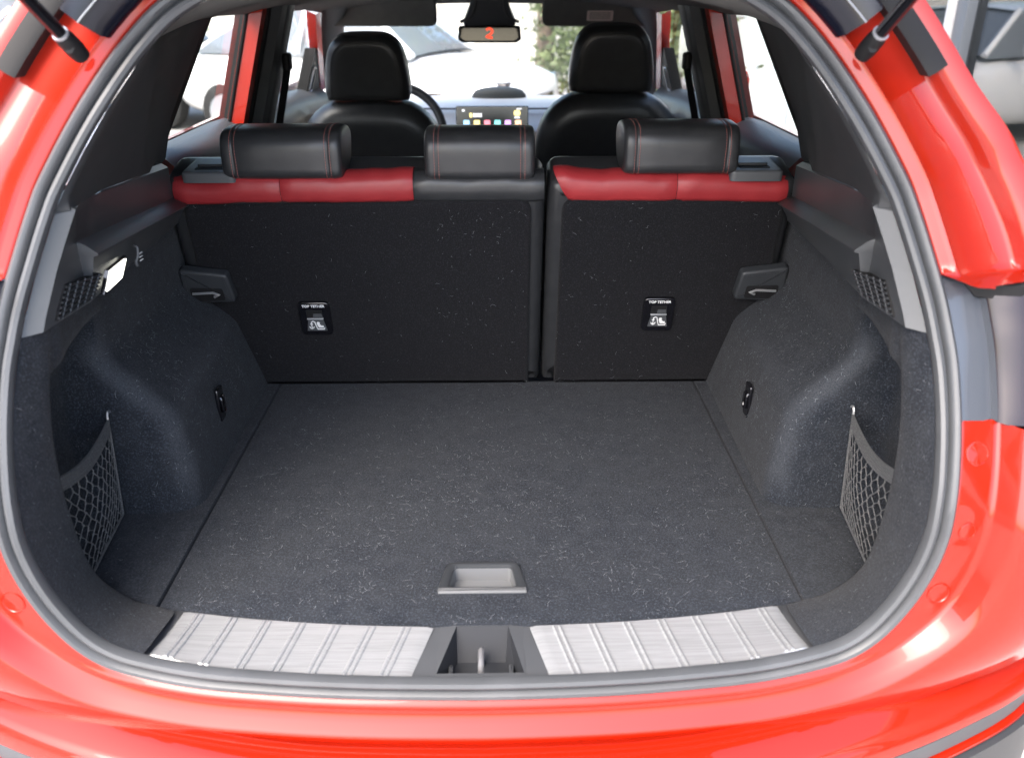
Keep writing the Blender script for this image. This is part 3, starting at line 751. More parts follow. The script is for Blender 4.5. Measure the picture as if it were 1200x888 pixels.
# rear-view mirror and sensor cover
rm = obj('rear_view_mirror', *prism(rpoly([(-.118, -.022), (-.100, -.033), (.100, -.033), (.118, -.022), (.114, .026), (-.114, .026)], .010, 4), .032, .008, (0, 2.36, 1.458), (1, 0, 0), (0, .05, 1), back='round'), 'gloss_black', car)
obj('mirror_glass', *prism(rpoly([(-.104, -.017), (-.09, -.025), (.09, -.025), (.104, -.017), (.10, .020), (-.10, .020)], .008, 4), .002, .0005, (0, 2.3275, 1.458), (1, 0, 0), (0, .05, 1)), 'gloss_black', rm)
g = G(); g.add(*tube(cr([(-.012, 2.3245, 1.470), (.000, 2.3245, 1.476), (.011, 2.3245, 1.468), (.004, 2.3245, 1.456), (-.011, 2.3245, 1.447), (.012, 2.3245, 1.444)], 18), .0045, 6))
g.obj('red_reflection', 'reflection_glow', rm)  # red reflection in the mirror, added as a glowing shape
sc = obj('sensor_cover', *prism(rpoly([(-.105, -.035), (.105, -.035), (.060, .07), (-.060, .07)], .015, 4), .05, .006, (0, 2.46, 1.525), (1, 0, 0), (0, -.3, 1), back='round'), 'plastic_light', car)
obj('cover_slot', *prism(rpoly([(-.045, -.012), (.045, -.012), (.035, .012), (-.035, .012)], .005, 3), .003, .001, (0, 2.419, 1.517), (1, 0, 0), (0, -.3, 1)), 'matte_black', sc)
for s in (-1, 1):
    obj('cover_rim', *tube(cr([(s * .110, 2.42, 1.495), (s * .075, 2.412, 1.512), (s * .055, 2.402, 1.545), (s * .050, 2.392, 1.60)], 12), .006, 6), 'pillar_grey', sc)

# dashboard
rows = []
for y, z in ((2.52, .80), (2.52, 1.055), (2.530, 1.078), (2.56, 1.092), (2.66, 1.103), (2.70, 1.128), (2.74, 1.142), (2.90, 1.160), (3.03, 1.165), (3.08, 1.10)):
    rows.append([Vector((x, y + .06 * (abs(x) / .72) ** 3, z)) for x in [k / 10 * .735 for k in range(-10, 11)]])
dash = obj('dashboard', *loft(rows), 'dash_white', car, smooth=40, label='white dashboard below the windscreen')
obj('dash_line', *tube([(-.72, 2.735, 1.146), (-.3, 2.70, 1.147), (.3, 2.70, 1.147), (.72, 2.735, 1.146)], .004, 6), 'plastic_light', dash)
obj('air_vent', *box((.285, 2.53, 1.055), (.16, .04, .036), .008), 'matte_black', dash)
obj('air_vent', *box((-.20, 2.53, 1.055), (.09, .04, .036), .008), 'matte_black', dash)
g = G(); g.add(*loft([[Vector((.035 + .125 * r_ * math.cos(a_ * math.pi / 12), 2.98 + .045 * r_ * math.sin(a_ * math.pi / 12), 1.158 + h)) for a_ in range(24)] for r_, h in ((1, 0), (.97, .018), (.85, .036), (.6, .046), (.3, .05), (.01, .051))], True))
g.obj('dash_speaker', 'dash_dark', dash)
scr = obj('touch_screen', *prism(rpoly([(-.145, -.085), (.145, -.085), (.145, .085), (-.145, .085)], .006, 3), .014, .003, (.006, 2.482, 1.098), (1, 0, 0), (0, .12, 1), back='round'), 'gloss_black', car, label='lit touch screen with coloured icons')
SO, SU, SW = Vector((.006, 2.482, 1.098)), Vector((1, 0, 0)), Vector((0, .12, 1)).normalized(); SN = SU.cross(SW)
obj('display', *prism(rpoly([(-.138, -.078), (.138, -.078), (.138, .078), (-.138, .078)], .003, 2), .0006, .0002, SO + SN * .014, SU, SW), 'screen', scr, smooth=0)
def icon(u, v, a, b, m, r=.004): obj('icon', *prism(rpoly([(-a, -b), (a, -b), (a, b), (-a, b)], r, 3), .0006, .0002, SO + SN * .0147 + SU * u + SW * v, SU, SW), m, scr, smooth=0)
for k, m in enumerate(('icon_blue', 'icon_yellow', 'icon_red', 'icon_teal', 'icon_purple', 'icon_orange')): icon(-.103 + k * .0415, .018, .012, .013, m)
for k, m in enumerate(('icon_teal', 'icon_purple', 'icon_blue', 'icon_orange', 'icon_yellow', 'icon_red')): icon(-.103 + k * .0415, -.026, .012, .012, m)
icon(-.085, .050, .005, .009, 'icon_yellow'); icon(.100, .058, .013, .011, 'icon_yellow', .01); icon(.100, .041, .010, .003, 'icon_white', .001)
for k in range(4): icon(-.072 + k * .009, .050, .0035, .007, 'icon_white', .001)
icon(-.115, .068, .005, .004, 'icon_white', .002); icon(.108, .074, .010, .002, 'icon_white', .001)

# steering wheel
tilt = Matrix.Rotation(R(-24), 3, 'X'); sc_ = Vector((-.365, 2.30, 1.10))
g = G(); ringp = [sc_ + tilt @ Vector((.185 * math.cos(a_ * math.pi / 24), 0, .185 * math.sin(a_ * math.pi / 24))) for a_ in range(49)]
g.add(*tube(ringp, .017, 10, False)); sw = g.obj('steering_wheel', 'plastic_light', car)
g = G(); g.add(*box(sc_ + tilt @ Vector((0, .03, -.01)), (.15, .05, .12), .02, tilt)); g.obj('wheel_hub', 'plastic', sw)
for dx, dz in ((-1, 0), (1, 0), (0, -1)):
    obj('wheel_spoke', *tube([sc_ + tilt @ Vector((dx * .05, .02, dz * .04)), sc_ + tilt @ Vector((dx * .18, .0, dz * .18))], .016, 6), 'plastic_light', sw)

# ------------------------------------------------------------------ gas struts and open tailgate
for s in (-1, 1):
    b0 = Vector((s * .506, .090, 1.535)); tip = Vector((s * .60, -.36, 1.93)); d = (tip - b0).normalized()
    g = G(); g.add(*tube([b0 + d * .02, b0 + d * .10, b0 + d * .11, tip], [.0085, .0085, .0105, .0105], 12)); gs = g.obj('gas_strut', 'gloss_black', car, label='black gas strut holding the tailgate, ' + ('left' if s < 0 else 'right'))
    g = G(); g.add(*tube([b0 - d * .020, b0 - d * .016, b0 - d * .004, b0 + d * .018, b0 + d * .026], [.005, .011, .0125, .012, .009], 12)); g.obj('strut_socket', 'matte_black', gs)
    obj('strut_collar', *tube([b0 + d * .025, b0 + d * .028], .0105, 12), 'frame_silver', gs)
    obj('strut_bolt', *tube([b0 + Vector((s * .004, .02, -.004)), b0 + Vector((-s * .001, -.016, 0))], .006, 8), 'matte_black', gs)
hinge = Vector((0, .20, 1.655)); tg = Vector((0, -.93, .52)).normalized(); tn = Vector((0, tg.z, -tg.y)) * -1     # tn: towards the ground
rows = []
for k in range(15):
    t = k / 14; L = 1.05 * t
    hw = pl([(0, .50), (.15, .56), (.5, .64), (.75, .66), (1, .55)], t); th = .035 + .05 * math.sin(math.pi * min(1, t * 1.1))
    r = []
    for j in range(17):
        u = j / 8 - 1; edge = ss(.80, 1, abs(u))
        dn = .015 + .045 * ss(1.0, .86, abs(u)) * 0 + (.06 * ss(.62, .86, abs(u)) * (1 - edge * .6))
        r.append(hinge + tg * L + Vector((u * hw, 0, 0)) + tn * dn + Vector((0, 0, -.02 * (1 - u * u) * 0)))
    rows.append(r)
tgate = obj('tailgate', *loft(rows), 'navy_gloss', car, smooth=50, label='dark inner side of the raised tailgate')
outr = [[v - tn * (.05 + .03 * (1 - abs(j / 8 - 1) ** 2)) for j, v in enumerate(r)] for r in rows]
obj('tailgate_skin', *loft(outr), 'red_paint', tgate, smooth=50)
edge = [[r[0], o_[0]] for r, o_ in zip(rows, outr)]; edge2 = [[r[-1], o_[-1]] for r, o_ in zip(rows, outr)]
g = G(); g.add(*loft(edge)); g.add(*loft(edge2)); g.add(*loft([rows[0], outr[0]])); g.add(*loft([rows[-1], outr[-1]])); g.obj('tailgate_edge', 'red_paint', tgate)
for s in (-1, 1):                                    # hinge-side corner of the gate dropping into the gutter
    rows = []
    for k in range(9):
        i = idx_z(1.528) + int((min(NO - 1, idx_z(1.62)) - idx_z(1.528)) * k / 8)
        rows.append([off(i, n, dy) for n, dy in ((.030, .05), (.028, -.005), (.034, -.026), (.060, -.040), (.085, -.040), (.094, -.02), (.096, .05))])
    tc_ = obj('tailgate_corner', *loft(mxrows(rows, s)), 'navy_gloss', tgate, smooth=50)
    obj('corner_edge', *tube(mx([r[3] + Vector((0, -.001, 0)) for r in rows], s), .0012, 5), 'frame_silver', tgate)

# ------------------------------------------------------------------ cargo floor board
cb = thing('cargo_floor_board', 'flat grey carpeted boot floor board with a recessed pull handle', 'floor board', (0, .4, .70))
P = []
hx = .507
fr_ = [(x, sill_y(x) + .004) for x in [-.497 + .994 * k / 30 for k in range(31)]]
P = [(-hx, .84)] + [(-hx, .01)] + fr_ + [(hx, .01), (hx, .84)]
# grid surface with a hole for the handle
HX, HY0, HY1 = .070, .026, .100
def bl(x0, x1, n): return [x0 + (x1 - x0) * k / n for k in range(n + 1)]
xs = bl(-.505, -.0625, 18) + bl(-.0625, .0625, 6)[1:] + bl(.0625, .505, 18)[1:]
ts = [0, .02]
def brow(y_of): return [Vector((x, y_of(x), .7255)) for x in xs]
yrows = [lambda x: sill_y(x) + .003, lambda x: sill_y(x) + .012, lambda x: .032 if abs(x) < .2 else .032, lambda x: .098] + [(lambda v: (lambda x: v))(v) for v in (.2, .3, .4, .5, .6, .7, .8, .842)]
V = []; F = []; n = len(xs)
for k, f in enumerate(yrows):
    for x in xs:
        yy = f(x)
        if k == 2: yy = max(yy, sill_y(x) + .02)
        V.append(Vector((x, yy, 0.7262 - (.003 if k in (0, len(yrows) - 1) or abs(x) > .504 else 0))))
for i in range(len(yrows) - 1):
    for j in range(n - 1):
        if i == 2 and -.0626 < xs[j] and xs[j + 1] < .0626: continue
        F.append((i * n + j, i * n + j + 1, (i + 1) * n + j + 1, (i + 1) * n + j))
k0 = len(V)
rim_i = [0 * n + j for j in range(n)] + [i * n + n - 1 for i in range(1, len(yrows))] + [(len(yrows) - 1) * n + j for j in range(n - 2, -1, -1)] + [i * n for i in range(len(yrows) - 2, 0, -1)]
V += [Vector((V[i].x, V[i].y, .708)) for i in rim_i]
for j in range(len(rim_i)): F.append((rim_i[j], rim_i[(j + 1) % len(rim_i)], k0 + (j + 1) % len(rim_i), k0 + j))
panel = obj('board_panel', V, F, 'carpet', cb, smooth=30)
lint(panel, 1700, lambda p: .35 + .65 * ss(.75, .2, p.y) , .003, .012)
# handle bezel and cup
oP = rpoly([(-.076, .024), (.076, .024), (.060, .106), (-.060, .106)], [.012, .012, .018, .018], 5)
iP = rpoly([(-.056, .040), (.056, .040), (.048, .094), (-.048, .094)], [.008, .008, .010, .010], 5)
rg = [[Vector((p.x, p.y, z)) for p in q] for q, z in ((oP, .7245), (inset(oP, .002), .7285), (inset(oP, .006), .7295), (inset(iP, -.003), .7290), (iP, .727), (inset(iP, .001), .723))]
hd_ = obj('handle_bezel', *loft(rg, True), 'plastic', cb, smooth=40, label='black plastic pull handle in the floor board')
hb = [[Vector((p.x, p.y, z)) for p in q] for q, z in ((inset(iP, .0031), .7005),)]
cw = [[Vector((p.x, p.y, z)) for p in inset(iP, d_)] for d_, z in ((.001, .7235), (.003, .7005))]
V_, F_ = loft(cw, True); F_.append(tuple(len(iP) + k for k in range(len(iP))))
obj('handle_cup', V_, F_, 'cup_grey', hd_, smooth=30)
g = G(); g.add(*box((0, .030, .7275), (.142, .012, .006), .0025)); g.obj('handle_lip', 'cup_grey', hd_)

# ------------------------------------------------------------------ rear seats
SB = Vector((0, .846, .722)); SV = Vector((0, -.284, .959)).normalized(); SU_ = Vector((1, 0, 0)); SNn = SU_.cross(SV)     # SNn points to the rear
def spt(x, v, n=0): return SB + SU_ * x + SV * v + SNn * n
def seat_core(x0, x1, par):
    P = rpoly([(x0, .0), (x1, .0), (x1, .545), (x0, .545)], [.01, .01, .03, .03], 4)
    return obj('backrest', *prism(P, .13, .022, spt(0, 0, -.130), SU_, SV, back='round'), 'leather_black', par)
def roll_profile():
    return [(.000, .500), (.006, .502), (.009, .510), (.010, .526), (.007, .542), (-.003, .552), (-.018, .557), (-.036, .555), (-.050, .549), (-.060, .538), (-.064, .50)]      # (n, v)
def roll(name, x0, x1, m, par, slant0=0, slant1=0, puck=.986, bulge=None):
    rows = []; N = max(6, int((x1 - x0) / .015))
    for k in range(N + 1):
        t = k / N; x = x0 + (x1 - x0) * t; e = min(t * (x1 - x0), (1 - t) * (x1 - x0)); sc = puck + (1 - puck) * ss(0, .012, e)
        r = []
        for n, v in roll_profile():
            f = (v - .50) / .067; sx = slant0 * (1 - f) * max(0, 1 - t * (x1 - x0) / .08) + slant1 * (1 - f) * max(0, 1 - (1 - t) * (x1 - x0) / .08)
            b = .0015 * math.sin(x * 47) + .001 * math.sin(x * 113 + 2) + (bulge(x) if bulge else 0)
            r.append(spt(x + sx, .50 + (v - .50) * sc + (b if v > .53 else b * .3), n * (sc if n > 0 else 1) + (sc - 1) * .3))
        rows.append(r)
    return obj(name, *loft(rows), m, par, smooth=60)
def tether(cx, v0, par, sk):
    P = rpoly([(-.036, -.046), (.036, -.046), (.036, .046), (-.036, .046)], .012, 5)
    O = spt(cx, v0, .010); SVs = (SV + SU_ * sk).normalized(); N = SU_.cross(SV)
    def q(u, v, n=0): return O + SU_ * (u + sk * v) + SV * v + N * n
    def plate(name, pts, h, bev, m, n0, parent): return obj(name, *prism([(p[0] + sk * p[1], p[1]) for p in pts], h, bev, O + N * n0, SU_, SV), m, parent, smooth=40)
    tp = plate('tether_bezel', P, .008, .003, 'gloss_black', 0, par)
    plate('tether_slot', rpoly([(-.018, .004), (.018, .004), (.018, .026), (-.018, .026)], .002, 2), .0007, .0002, 'matte_black', .008, tp)
    plate('tether_strap', rpoly([(-.004, .006), (.018, .006), (.016, .016), (-.002, .016)], .001, 2), .0012, .0003, 'plastic_light', .0082, tp)
    plate('tether_bar', rpoly([(-.018, .001), (.019, .001), (.019, .0035), (-.018, .0035)], .0006, 2), .003, .0005, 'frame_silver', .0078, tp)
    plate('tether_flap', rpoly([(-.022, -.032), (.024, -.032), (.018, .0), (-.016, .0)], .001, 2), .0016, .0005, 'plastic_light', .008, tp)
    obj('lettering', *text_geo('TOP TETHER', .0088, q(0, .0365, .0085), SU_, SV), 'white_print', tp, smooth=0)
    # anchor and child-seat pictogram
    n0 = .0102; g = G()
    def tb(pts, r=.0011): g.add(*tube([q(a, b, n0) for a, b in pts], r, 5))
    tb([(-.010, -.007), (-.010, -.023)]); tb([(-.015, -.019), (-.0135, -.0235), (-.010, -.0255), (-.0065, -.0235), (-.005, -.019)]); tb([(-.013, -.012), (-.007, -.012)])
    tb([(-.010, -.007), (-.006, -.004), (-.002, -.006), (.001, -.020), (.003, -.0265), (.018, -.0265), (.019, -.022)], .0013)
    for a, b, r in ((.006, -.009, .0038),):
        g.add([q(a + r * math.cos(k * .5236), b + r * math.sin(k * .5236), n0 + .0006) for k in range(12)], [tuple(range(12))])
    g.add([q(a, b, n0 + .0006) for a, b in ((.002, -.012), (.009, -.012), (.013, -.016), (.017, -.016), (.017, -.022), (.006, -.022))], [(0, 1, 2, 3, 4, 5)])
    g.obj('pictogram', 'white_print', tp, smooth=0)
HRP = cr([(a_ * 1.2, b_ * .93) for a_, b_ in [(.0, .0), (-.007, .03), (-.008, .068), (.002, .092), (.026, .102), (.070, .103), (.105, .094), (.122, .076), (.118, .048), (.104, .020), (.082, .002), (.045, -.004)]], 40, True)
def headrest(cx, hw, par, O=(.684, 1.254)):
    cen = sum(HRP, Vector((0, 0))) / len(HRP); rows = []
    st_ = [(1.0, .80), (.992, .87), (.975, .93), (.95, .968), (.915, .990), (.87, 1.0), (.80, 1.0), (.785, .992), (.775, .988), (.765, .992), (.75, 1.0), (.4, 1.004), (0, 1.006)]
    lst = [(-a, b) for a, b in st_] + [(a, b) for a, b in st_[::-1][1:]]
    for a, sc in lst:
        rows.append([Vector((cx + a * hw, O[0] + cen.x + (p.x - cen.x) * sc, O[1] + cen.y + (p.y - cen.y) * sc)) for p in HRP])
    h = obj('headrest', *loft(rows, True, True), 'leather_black', par, smooth=60)
    for sgn in (-1, 1):
        g = G()
        for a in (.735, .815):
            for k in range(0, 27):
                for q in (0,):
                    i = (36 + k) % 40; p0, p1 = HRP[i], HRP[(i + 1) % 40]
                    for u0, u1 in ((.05, .42), (.55, .92)):
                        A, B = p0.lerp(p1, u0), p0.lerp(p1, u1); o_ = [(v - cen) * 1.006 + cen for v in (A, B)]
                        g.add(*tube([Vector((cx + sgn * a * hw, O[0] + v.x, O[1] + v.y)) for v in o_], .0007, 4))
        g.obj('stitching', 'stitch_red', h, smooth=0)
    for sgn in (-1, 1):
        obj('headrest_post', *tube([(cx + sgn * .055, O[0] + .06, O[1] - .03), (cx + sgn * .055, O[0] + .06, O[1] + .02)], .006, 8), 'chrome', h)
        obj('post_sleeve', *box((cx + sgn * .055, O[0] + .045, O[1] - .002), (.036, .05, .012), .004), 'gloss_black', h)
    return h
def release(s, par):
    # plastic bezel with slot and lever on the outer shoulder
    c = spt(s * .560, .538, -.02)
    P = rpoly([(-.055, -.05), (.055, -.05), (.055, .06), (-.05, .06)], .012, 4)
    U, W = Vector((1, 0, 0)), Vector((0, 1, .10)).normalized()
    rb = obj('release_bezel', *prism([(p.x * s, p.y) for p in P] if s > 0 else [(p.x * s, p.y) for p in P][::-1], .022, .006, c + Vector((0, .02, .006)), U, W), 'plastic_light', par, label='plastic release lever surround on the seat shoulder')
    N = U.cross(W)
    obj('release_slot', *prism(rpoly([(-.032, -.030), (.032, -.030), (.032, -.012), (-.032, -.012)], .004, 3), .001, .0004, c + Vector((0, .02, .006)) + N * .022, U, W), 'matte_black', rb, smooth=0)
    obj('release_lever', *prism(rpoly([(-.032, -.010), (.032, -.010), (.032, .035), (-.032, .035)], .006, 3), .005, .002, c + Vector((0, .02, .006)) + N * .022, U, W), 'plastic', rb)
def latch(s, par):
    c = spt(s * .605, .305, .014)
    U = Vector((1, 0, 0))
    P = [(-.050, -.036), (.060, -.040), (.060, .050), (-.042, .036)] if s > 0 else [(.050, -.036), (.042, .036), (-.060, .050), (-.060, -.040)]
    P = rpoly(P, .010, 4)
    lb = obj('latch_bezel', *prism(P, .022, .006, c, U, SV), 'plastic', par, label='plastic latch surround at the seat edge')
    Q = rpoly([(-.028 * 1, -.030), (.045, -.032), (.045, .004), (-.026, .002)] if s > 0 else [(.028, -.030), (.026, .002), (-.045, .004), (-.045, -.032)], .006, 3)
    obj('latch_slot', *prism(Q, .0012, .0004, c + SNn * .022, U, SV), 'matte_black', lb, smooth=0)
    obj('latch_loop', *tube([c + SNn * .025 + U * s * .04 + SV * -.010, c + SNn * .027 + U * s * -.005 + SV * -.006, c + SNn * .027 + U * s * -.018 + SV * -.012, c + SNn * .026 + U * s * -.006 + SV * -.018], .003, 6), 'chrome', lb)
LS = thing('rear_seat_back', 'wider left rear seat back with two headrests and red top edge, seen from behind', 'car seat', (-.25, .85, .7))
seat_core(-.665, .1265, LS)
P = rpoly([(-.645, .0), (.099, .0), (.099, .508), (-.628, .494)], [.005, .005, .034, .02], 6)
cp = obj('carpet_back', *prism(P, .018, .008, spt(0, 0, -.008), SU_, SV), 'seat_carpet', LS, smooth=50)
lint(cp, 330, lambda p: 1 if p.x > -.12 and p.z > .80 else .30, .002, .009, .00016)
bul = lambda x: .006 * math.exp(-((x + .16) / .04) ** 2)
roll('top_roll', -.640, -.4205, 'leather_red', LS, bulge=lambda x: -.012 * ss(-.50, -.56, x)); roll('top_roll', -.4195, -.1465, 'leather_red', LS, bulge=bul); roll('top_roll', -.1455, .1245, 'leather_black', LS, slant1=-.0)
tether(-.392, .208, LS, .0)
headrest(-.408, .122, LS); headrest(-.008, .113, LS, (.690, 1.250)); release(-1, LS); latch(-1, LS)
RS = thing('rear_seat_back', 'narrower right rear seat back with one headrest and red top edge', 'car seat', (.4, .85, .7))
seat_core(.1335, .655, RS)
P = rpoly([(.163, .0), (.645, .0), (.632, .500), (.163, .508)], [.005, .005, .02, .034], 6)
cp = obj('carpet_back', *prism(P, .018, .008, spt(0, 0, -.008), SU_, SV), 'seat_carpet', RS, smooth=50)
lint(cp, 230, lambda p: 1 if p.x < .35 else .35, .002, .009, .00016)
roll('top_roll', .137, .3995, 'leather_red', RS, slant0=.040, bulge=lambda x: .006 * math.exp(-((x - .15) / .05) ** 2)); roll('top_roll', .4005, .632, 'leather_red', RS, bulge=lambda x: -.010 * ss(.50, .56, x))
tether(.395, .215, RS, -.0)
headrest(.402, .118, RS, (.684, 1.262)); release(1, RS); latch(1, RS)

# ------------------------------------------------------------------ front seats
def front_seat(cx, label, dz=0):
    t = thing('front_seat', label, 'car seat', (cx, 2.1, .5), 'front seats')
    O = Vector((cx, 2.05, .55 + dz)); U = Vector((1, 0, 0)); W = Vector((0, -.16, 1)).normalized(); N = U.cross(W)
    P = [(-.21, 0), (.21, 0), (.25, .25), (.255, .48), (.243, .59), (.21, .665), (.15, .715), (.08, .730), (-.08, .730), (-.15, .715), (-.21, .665), (-.243, .59), (-.255, .48), (-.25, .25)]
    P = [(p.x, p.y) for p in cr(P, 60, True)]
    b = obj('backrest', *prism(P, .15, .06, O - N * .06, U, W, back='round', steps=7, scale=.33), 'leather_black', t, smooth=70)
    g = G(); g.add(*tube([O + U * (x * .236) + W * (.46 + .006 * (1 - x * x)) + N * (.090 - .012 * x ** 4) for x in [k / 10 for k in range(-10, 11)]], .0022, 5)); g.obj('back_seam', 'pillar_grey', b)
    H = [(-.110, .0), (.110, .0), (.137, .012), (.140, .05), (.133, .11), (.118, .165), (.09, .197), (.05, .209), (-.05, .209), (-.09, .197), (-.118, .165), (-.133, .11), (-.140, .05), (-.137, .012)]
    H = [(p.x, p.y) for p in cr(H, 60, True)]
    O2 = O + W * .732 + N * .0
    h = obj('headrest', *prism(H, .115, .040, O2 - N * .055, U, W, back='round', steps=7, scale=.15), 'leather_black', t, smooth=70)
    Q = [(q[0] * .83, .10 + (q[1] - .10) * .83) for q in H]; loop = [O2 + U * q[0] + W * q[1] + N * .0555 for q in Q]; loop += loop[:2]
    obj('piping', *tube(loop, .0030, 5), 'leather_black', h)
    for s in (-1, 1): obj('headrest_post', *tube([O2 + U * s * .06 - W * .05, O2 + U * s * .06 + W * .02], .007, 8), 'chrome', h)
    cu = G(); cu.add(*box((cx, 2.32, .62), (.48, .52, .16), .05)); cu.obj('cushion', 'leather_black', t)
    return t, O, U, W, N
t, O, U, W, N = front_seat(-.400, 'black leather front seat behind the steering wheel, seen from behind')
obj('top_stitching', *tube([O + U * x + W * .730 + N * .030 for x in (-.11, -.05, 0, .05, .11)], .002, 5), 'stitch_red', t)
front_seat(.405, 'black leather front passenger seat seen from behind, away from the steering wheel', .026)

# ------------------------------------------------------------------ cargo nets
for s in (-1, 1):
    net = thing('cargo_net', 'black elastic net pocket on the %s wall of the boot' % ('left' if s < 0 else 'right'), 'net', (s * .63, .12, .72), 'nets in the side pockets')
    TL, TR, BR, BL = Vector((.618, .004, .955)), Vector((.650, .254, .925)), Vector((.655, .245, .738)), Vector((.632, .035, .735))
    def npt(a, b):                                   # a along the band, b down
        top = TL.lerp(TR, a); top.z -= .018 * math.sin(math.pi * a); bot = BL.lerp(BR, a); p = top.lerp(bot, b)
        p.x += -.012 * math.sin(math.pi * a) * math.sin(math.pi * b); return Vector((s * p.x, p.y, p.z))
    g = G(); rr = []
    for k in range(17):
        a = k / 16; p, q = npt(a, -.0), npt(a, .12); o_ = Vector((-s * .0012, -.0006, 0)); rr.append([p + o_, q + o_, q - o_, p - o_])
    g.add(*loft(rr, True)); band = g.obj('net_band', 'net_band', net, smooth=0)
    for k in range(5):
        bb = .012 + k * .024
        obj('band_cord', *tube([npt(j / 16, bb) + Vector((-s * .0016, -.001, 0)) for j in range(17)], .0014, 5), 'net_cord', net)
    g = G(); nc = 9; nr = 11; J = {}
    def node(j, r):
        if (j, r) not in J:
            b = .12 + .88 * r / nr; h = .33 * .88 / nr; jt = (random.gauss(0, .007), random.gauss(0, .004))
            e = 0 if j in (0, 2 * nc) else 1
            J[(j, r)] = npt(min(1, max(0, j / (2 * nc) + jt[0] * e)), min(1, b + (h if (j + r) % 2 else -h) + jt[1]))
        return J[(j, r)]
    for r in range(1, nr):
        g.add(*tube([node(j, r) for j in range(2 * nc + 1)], .0009, 4))
    for r in range(nr):
        for j in range(2 * nc + 1):
            if (j + r) % 2 == 1:
                a_ = node(j, r) if r else npt(j / (2 * nc), .12); b_ = node(j, r + 1)
                g.add(*tube([a_, a_.lerp(b_, .5) + Vector((0, random.gauss(0, .0012), 0)), b_], .0010, 4))
                g.add(*tube([b_ - (b_ - a_).normalized() * .002, b_ + (b_ - a_).normalized() * .002], .0015, 5))
    g.obj('net_mesh', 'net_cord', net, smooth=0, kind='stuff')
    g = G(); g.add(*tube([npt(1, j / 10) for j in range(11)], .0024, 6)); g.add(*tube([npt(j / 10, 1) for j in range(11)], .0022, 6)); g.obj('edge_cord', 'net_cord', net)
    p = npt(1, 0.02); g = G(); g.add(*tube(cr([p, p + Vector((0, .001, .010)), p + Vector((0, .006, .016)), p + Vector((0, .014, .012))], 10), .0019, 6)); g.obj('net_hook', 'chrome', net)

# ------------------------------------------------------------------ outside: parked cars, trees, walls, shopfront
def parked_car(loc, rz, label, m='car_white', sc=1.0):
    t = thing('parked_car', label, 'car', loc, 'cars parked nearby'); Rm = Matrix.Rotation(rz, 3, 'Z'); Lc = Vector(loc)
    def X(V): return [Rm @ (Vector(v) * sc) + Lc for v in V]
    rows = []
    for y, zb, zt, hw in ((-2.15, .45, .68, .60), (-2.10, .32, .78, .76), (-1.9, .25, .86, .84), (-1.2, .22, .97, .88), (-.8, .22, 1.00, .89), (0, .22, 1.00, .90), (1.0, .22, 1.01, .90), (1.6, .22, 1.02, .88), (2.0, .28, 1.0, .82), (2.12, .4, .9, .74)):
        sec = []
        for k in range(20):
            a = 2 * math.pi * k / 20; c, s_ = math.cos(a), math.sin(a)
            sec.append((math.copysign(abs(c) ** .45, c) * hw, y, (zb + zt) / 2 + math.copysign(abs(s_) ** .55, s_) * (zt - zb) / 2))
        rows.append(X(sec))
    body = obj('body', *loft(rows, True, True), m, t, smooth=50)
    gr = [(-1.05, .99, .74), (-.45, 1.42, .60), (.5, 1.46, .60), (1.1, 1.40, .58), (1.75, 1.0, .70)]
    V = []; rows = []
    for y, z, hw in gr: rows.append(X([(-hw - .0, y, z), (-hw * .5, y, z + .02), (0, y, z + .025), (hw * .5, y, z + .02), (hw, y, z)]))
    g = G(); g.add(*loft(rows))
    for s in (-1, 1): g.add(*loft([X([(s * hw, y, z) for y, z, hw in gr]), X([(s * .78, y, .96) for y, z, hw in gr])]))
    cab = g.obj('cabin_glass', 'car_glass', t, smooth=30)
    rows = [X([(-hw * 1.01, y, z + .012), (-hw * .5, y, z + .04), (0, y, z + .047), (hw * .5, y, z + .04), (hw * 1.01, y, z + .012)]) for y, z, hw in ((-.50, 1.40, .605), (-.3, 1.43, .605), (.5, 1.46, .605), (1.0, 1.42, .59), (1.15, 1.385, .58))]
    obj('roof', *loft(rows), m, t)
    for s in (-1, 1):
        for a, b in (((-1.05, .99, .745), (-.48, 1.42, .608)), ((.35, .99, .80), (.30, 1.45, .61)), ((1.05, 1.40, .588), (1.72, 1.0, .72))):
            obj('pillar', *tube(X([(s * a[2], a[0], a[1]), (s * b[2], b[0], b[1])]), .035, 6), m, t)
        for y in (-1.35, 1.35):
            w_ = obj('wheel', *tube(X([(s * .70, y, .33), (s * .72, y, .33), (s * .88, y, .33), (s * .90, y, .33)]), [.30, .33, .33, .30], 20), 'tyre', t)
            obj('rim', *tube(X([(s * .88, y, .33), (s * .912, y, .33)]), [.22, .20], 14), 'chrome', w_)
        obj('headlight', *box(X([(s * .62, -2.02, .72)])[0], (.24, .16, .10), .03, Rm), 'gloss_black', t)
        obj('tail_light', *box(X([(s * .66, 2.02, .86)])[0], (.22, .14, .10), .03, Rm), 'lamp_lens', t)
        dm = obj('door_mirror', *box(X([(s * .98, -.62, 1.06)])[0], (.2, .12, .13), .04, Rm), m, t)
    obj('grille', *box(X([(0, -2.13, .52)])[0], (.9, .06, .16), .02, Rm), 'gloss_black', t)
    return t
parked_car((-1.5, 9.4, 0), R(66), 'white car standing across the view ahead, seen through the windscreen')
parked_car((-5.2, 11.5, 0), R(70), 'white car parked on the far left, seen through the front side window')
parked_car((-4.4, 4.6, 0), R(80), 'white car parked broadside beyond the left rear window')

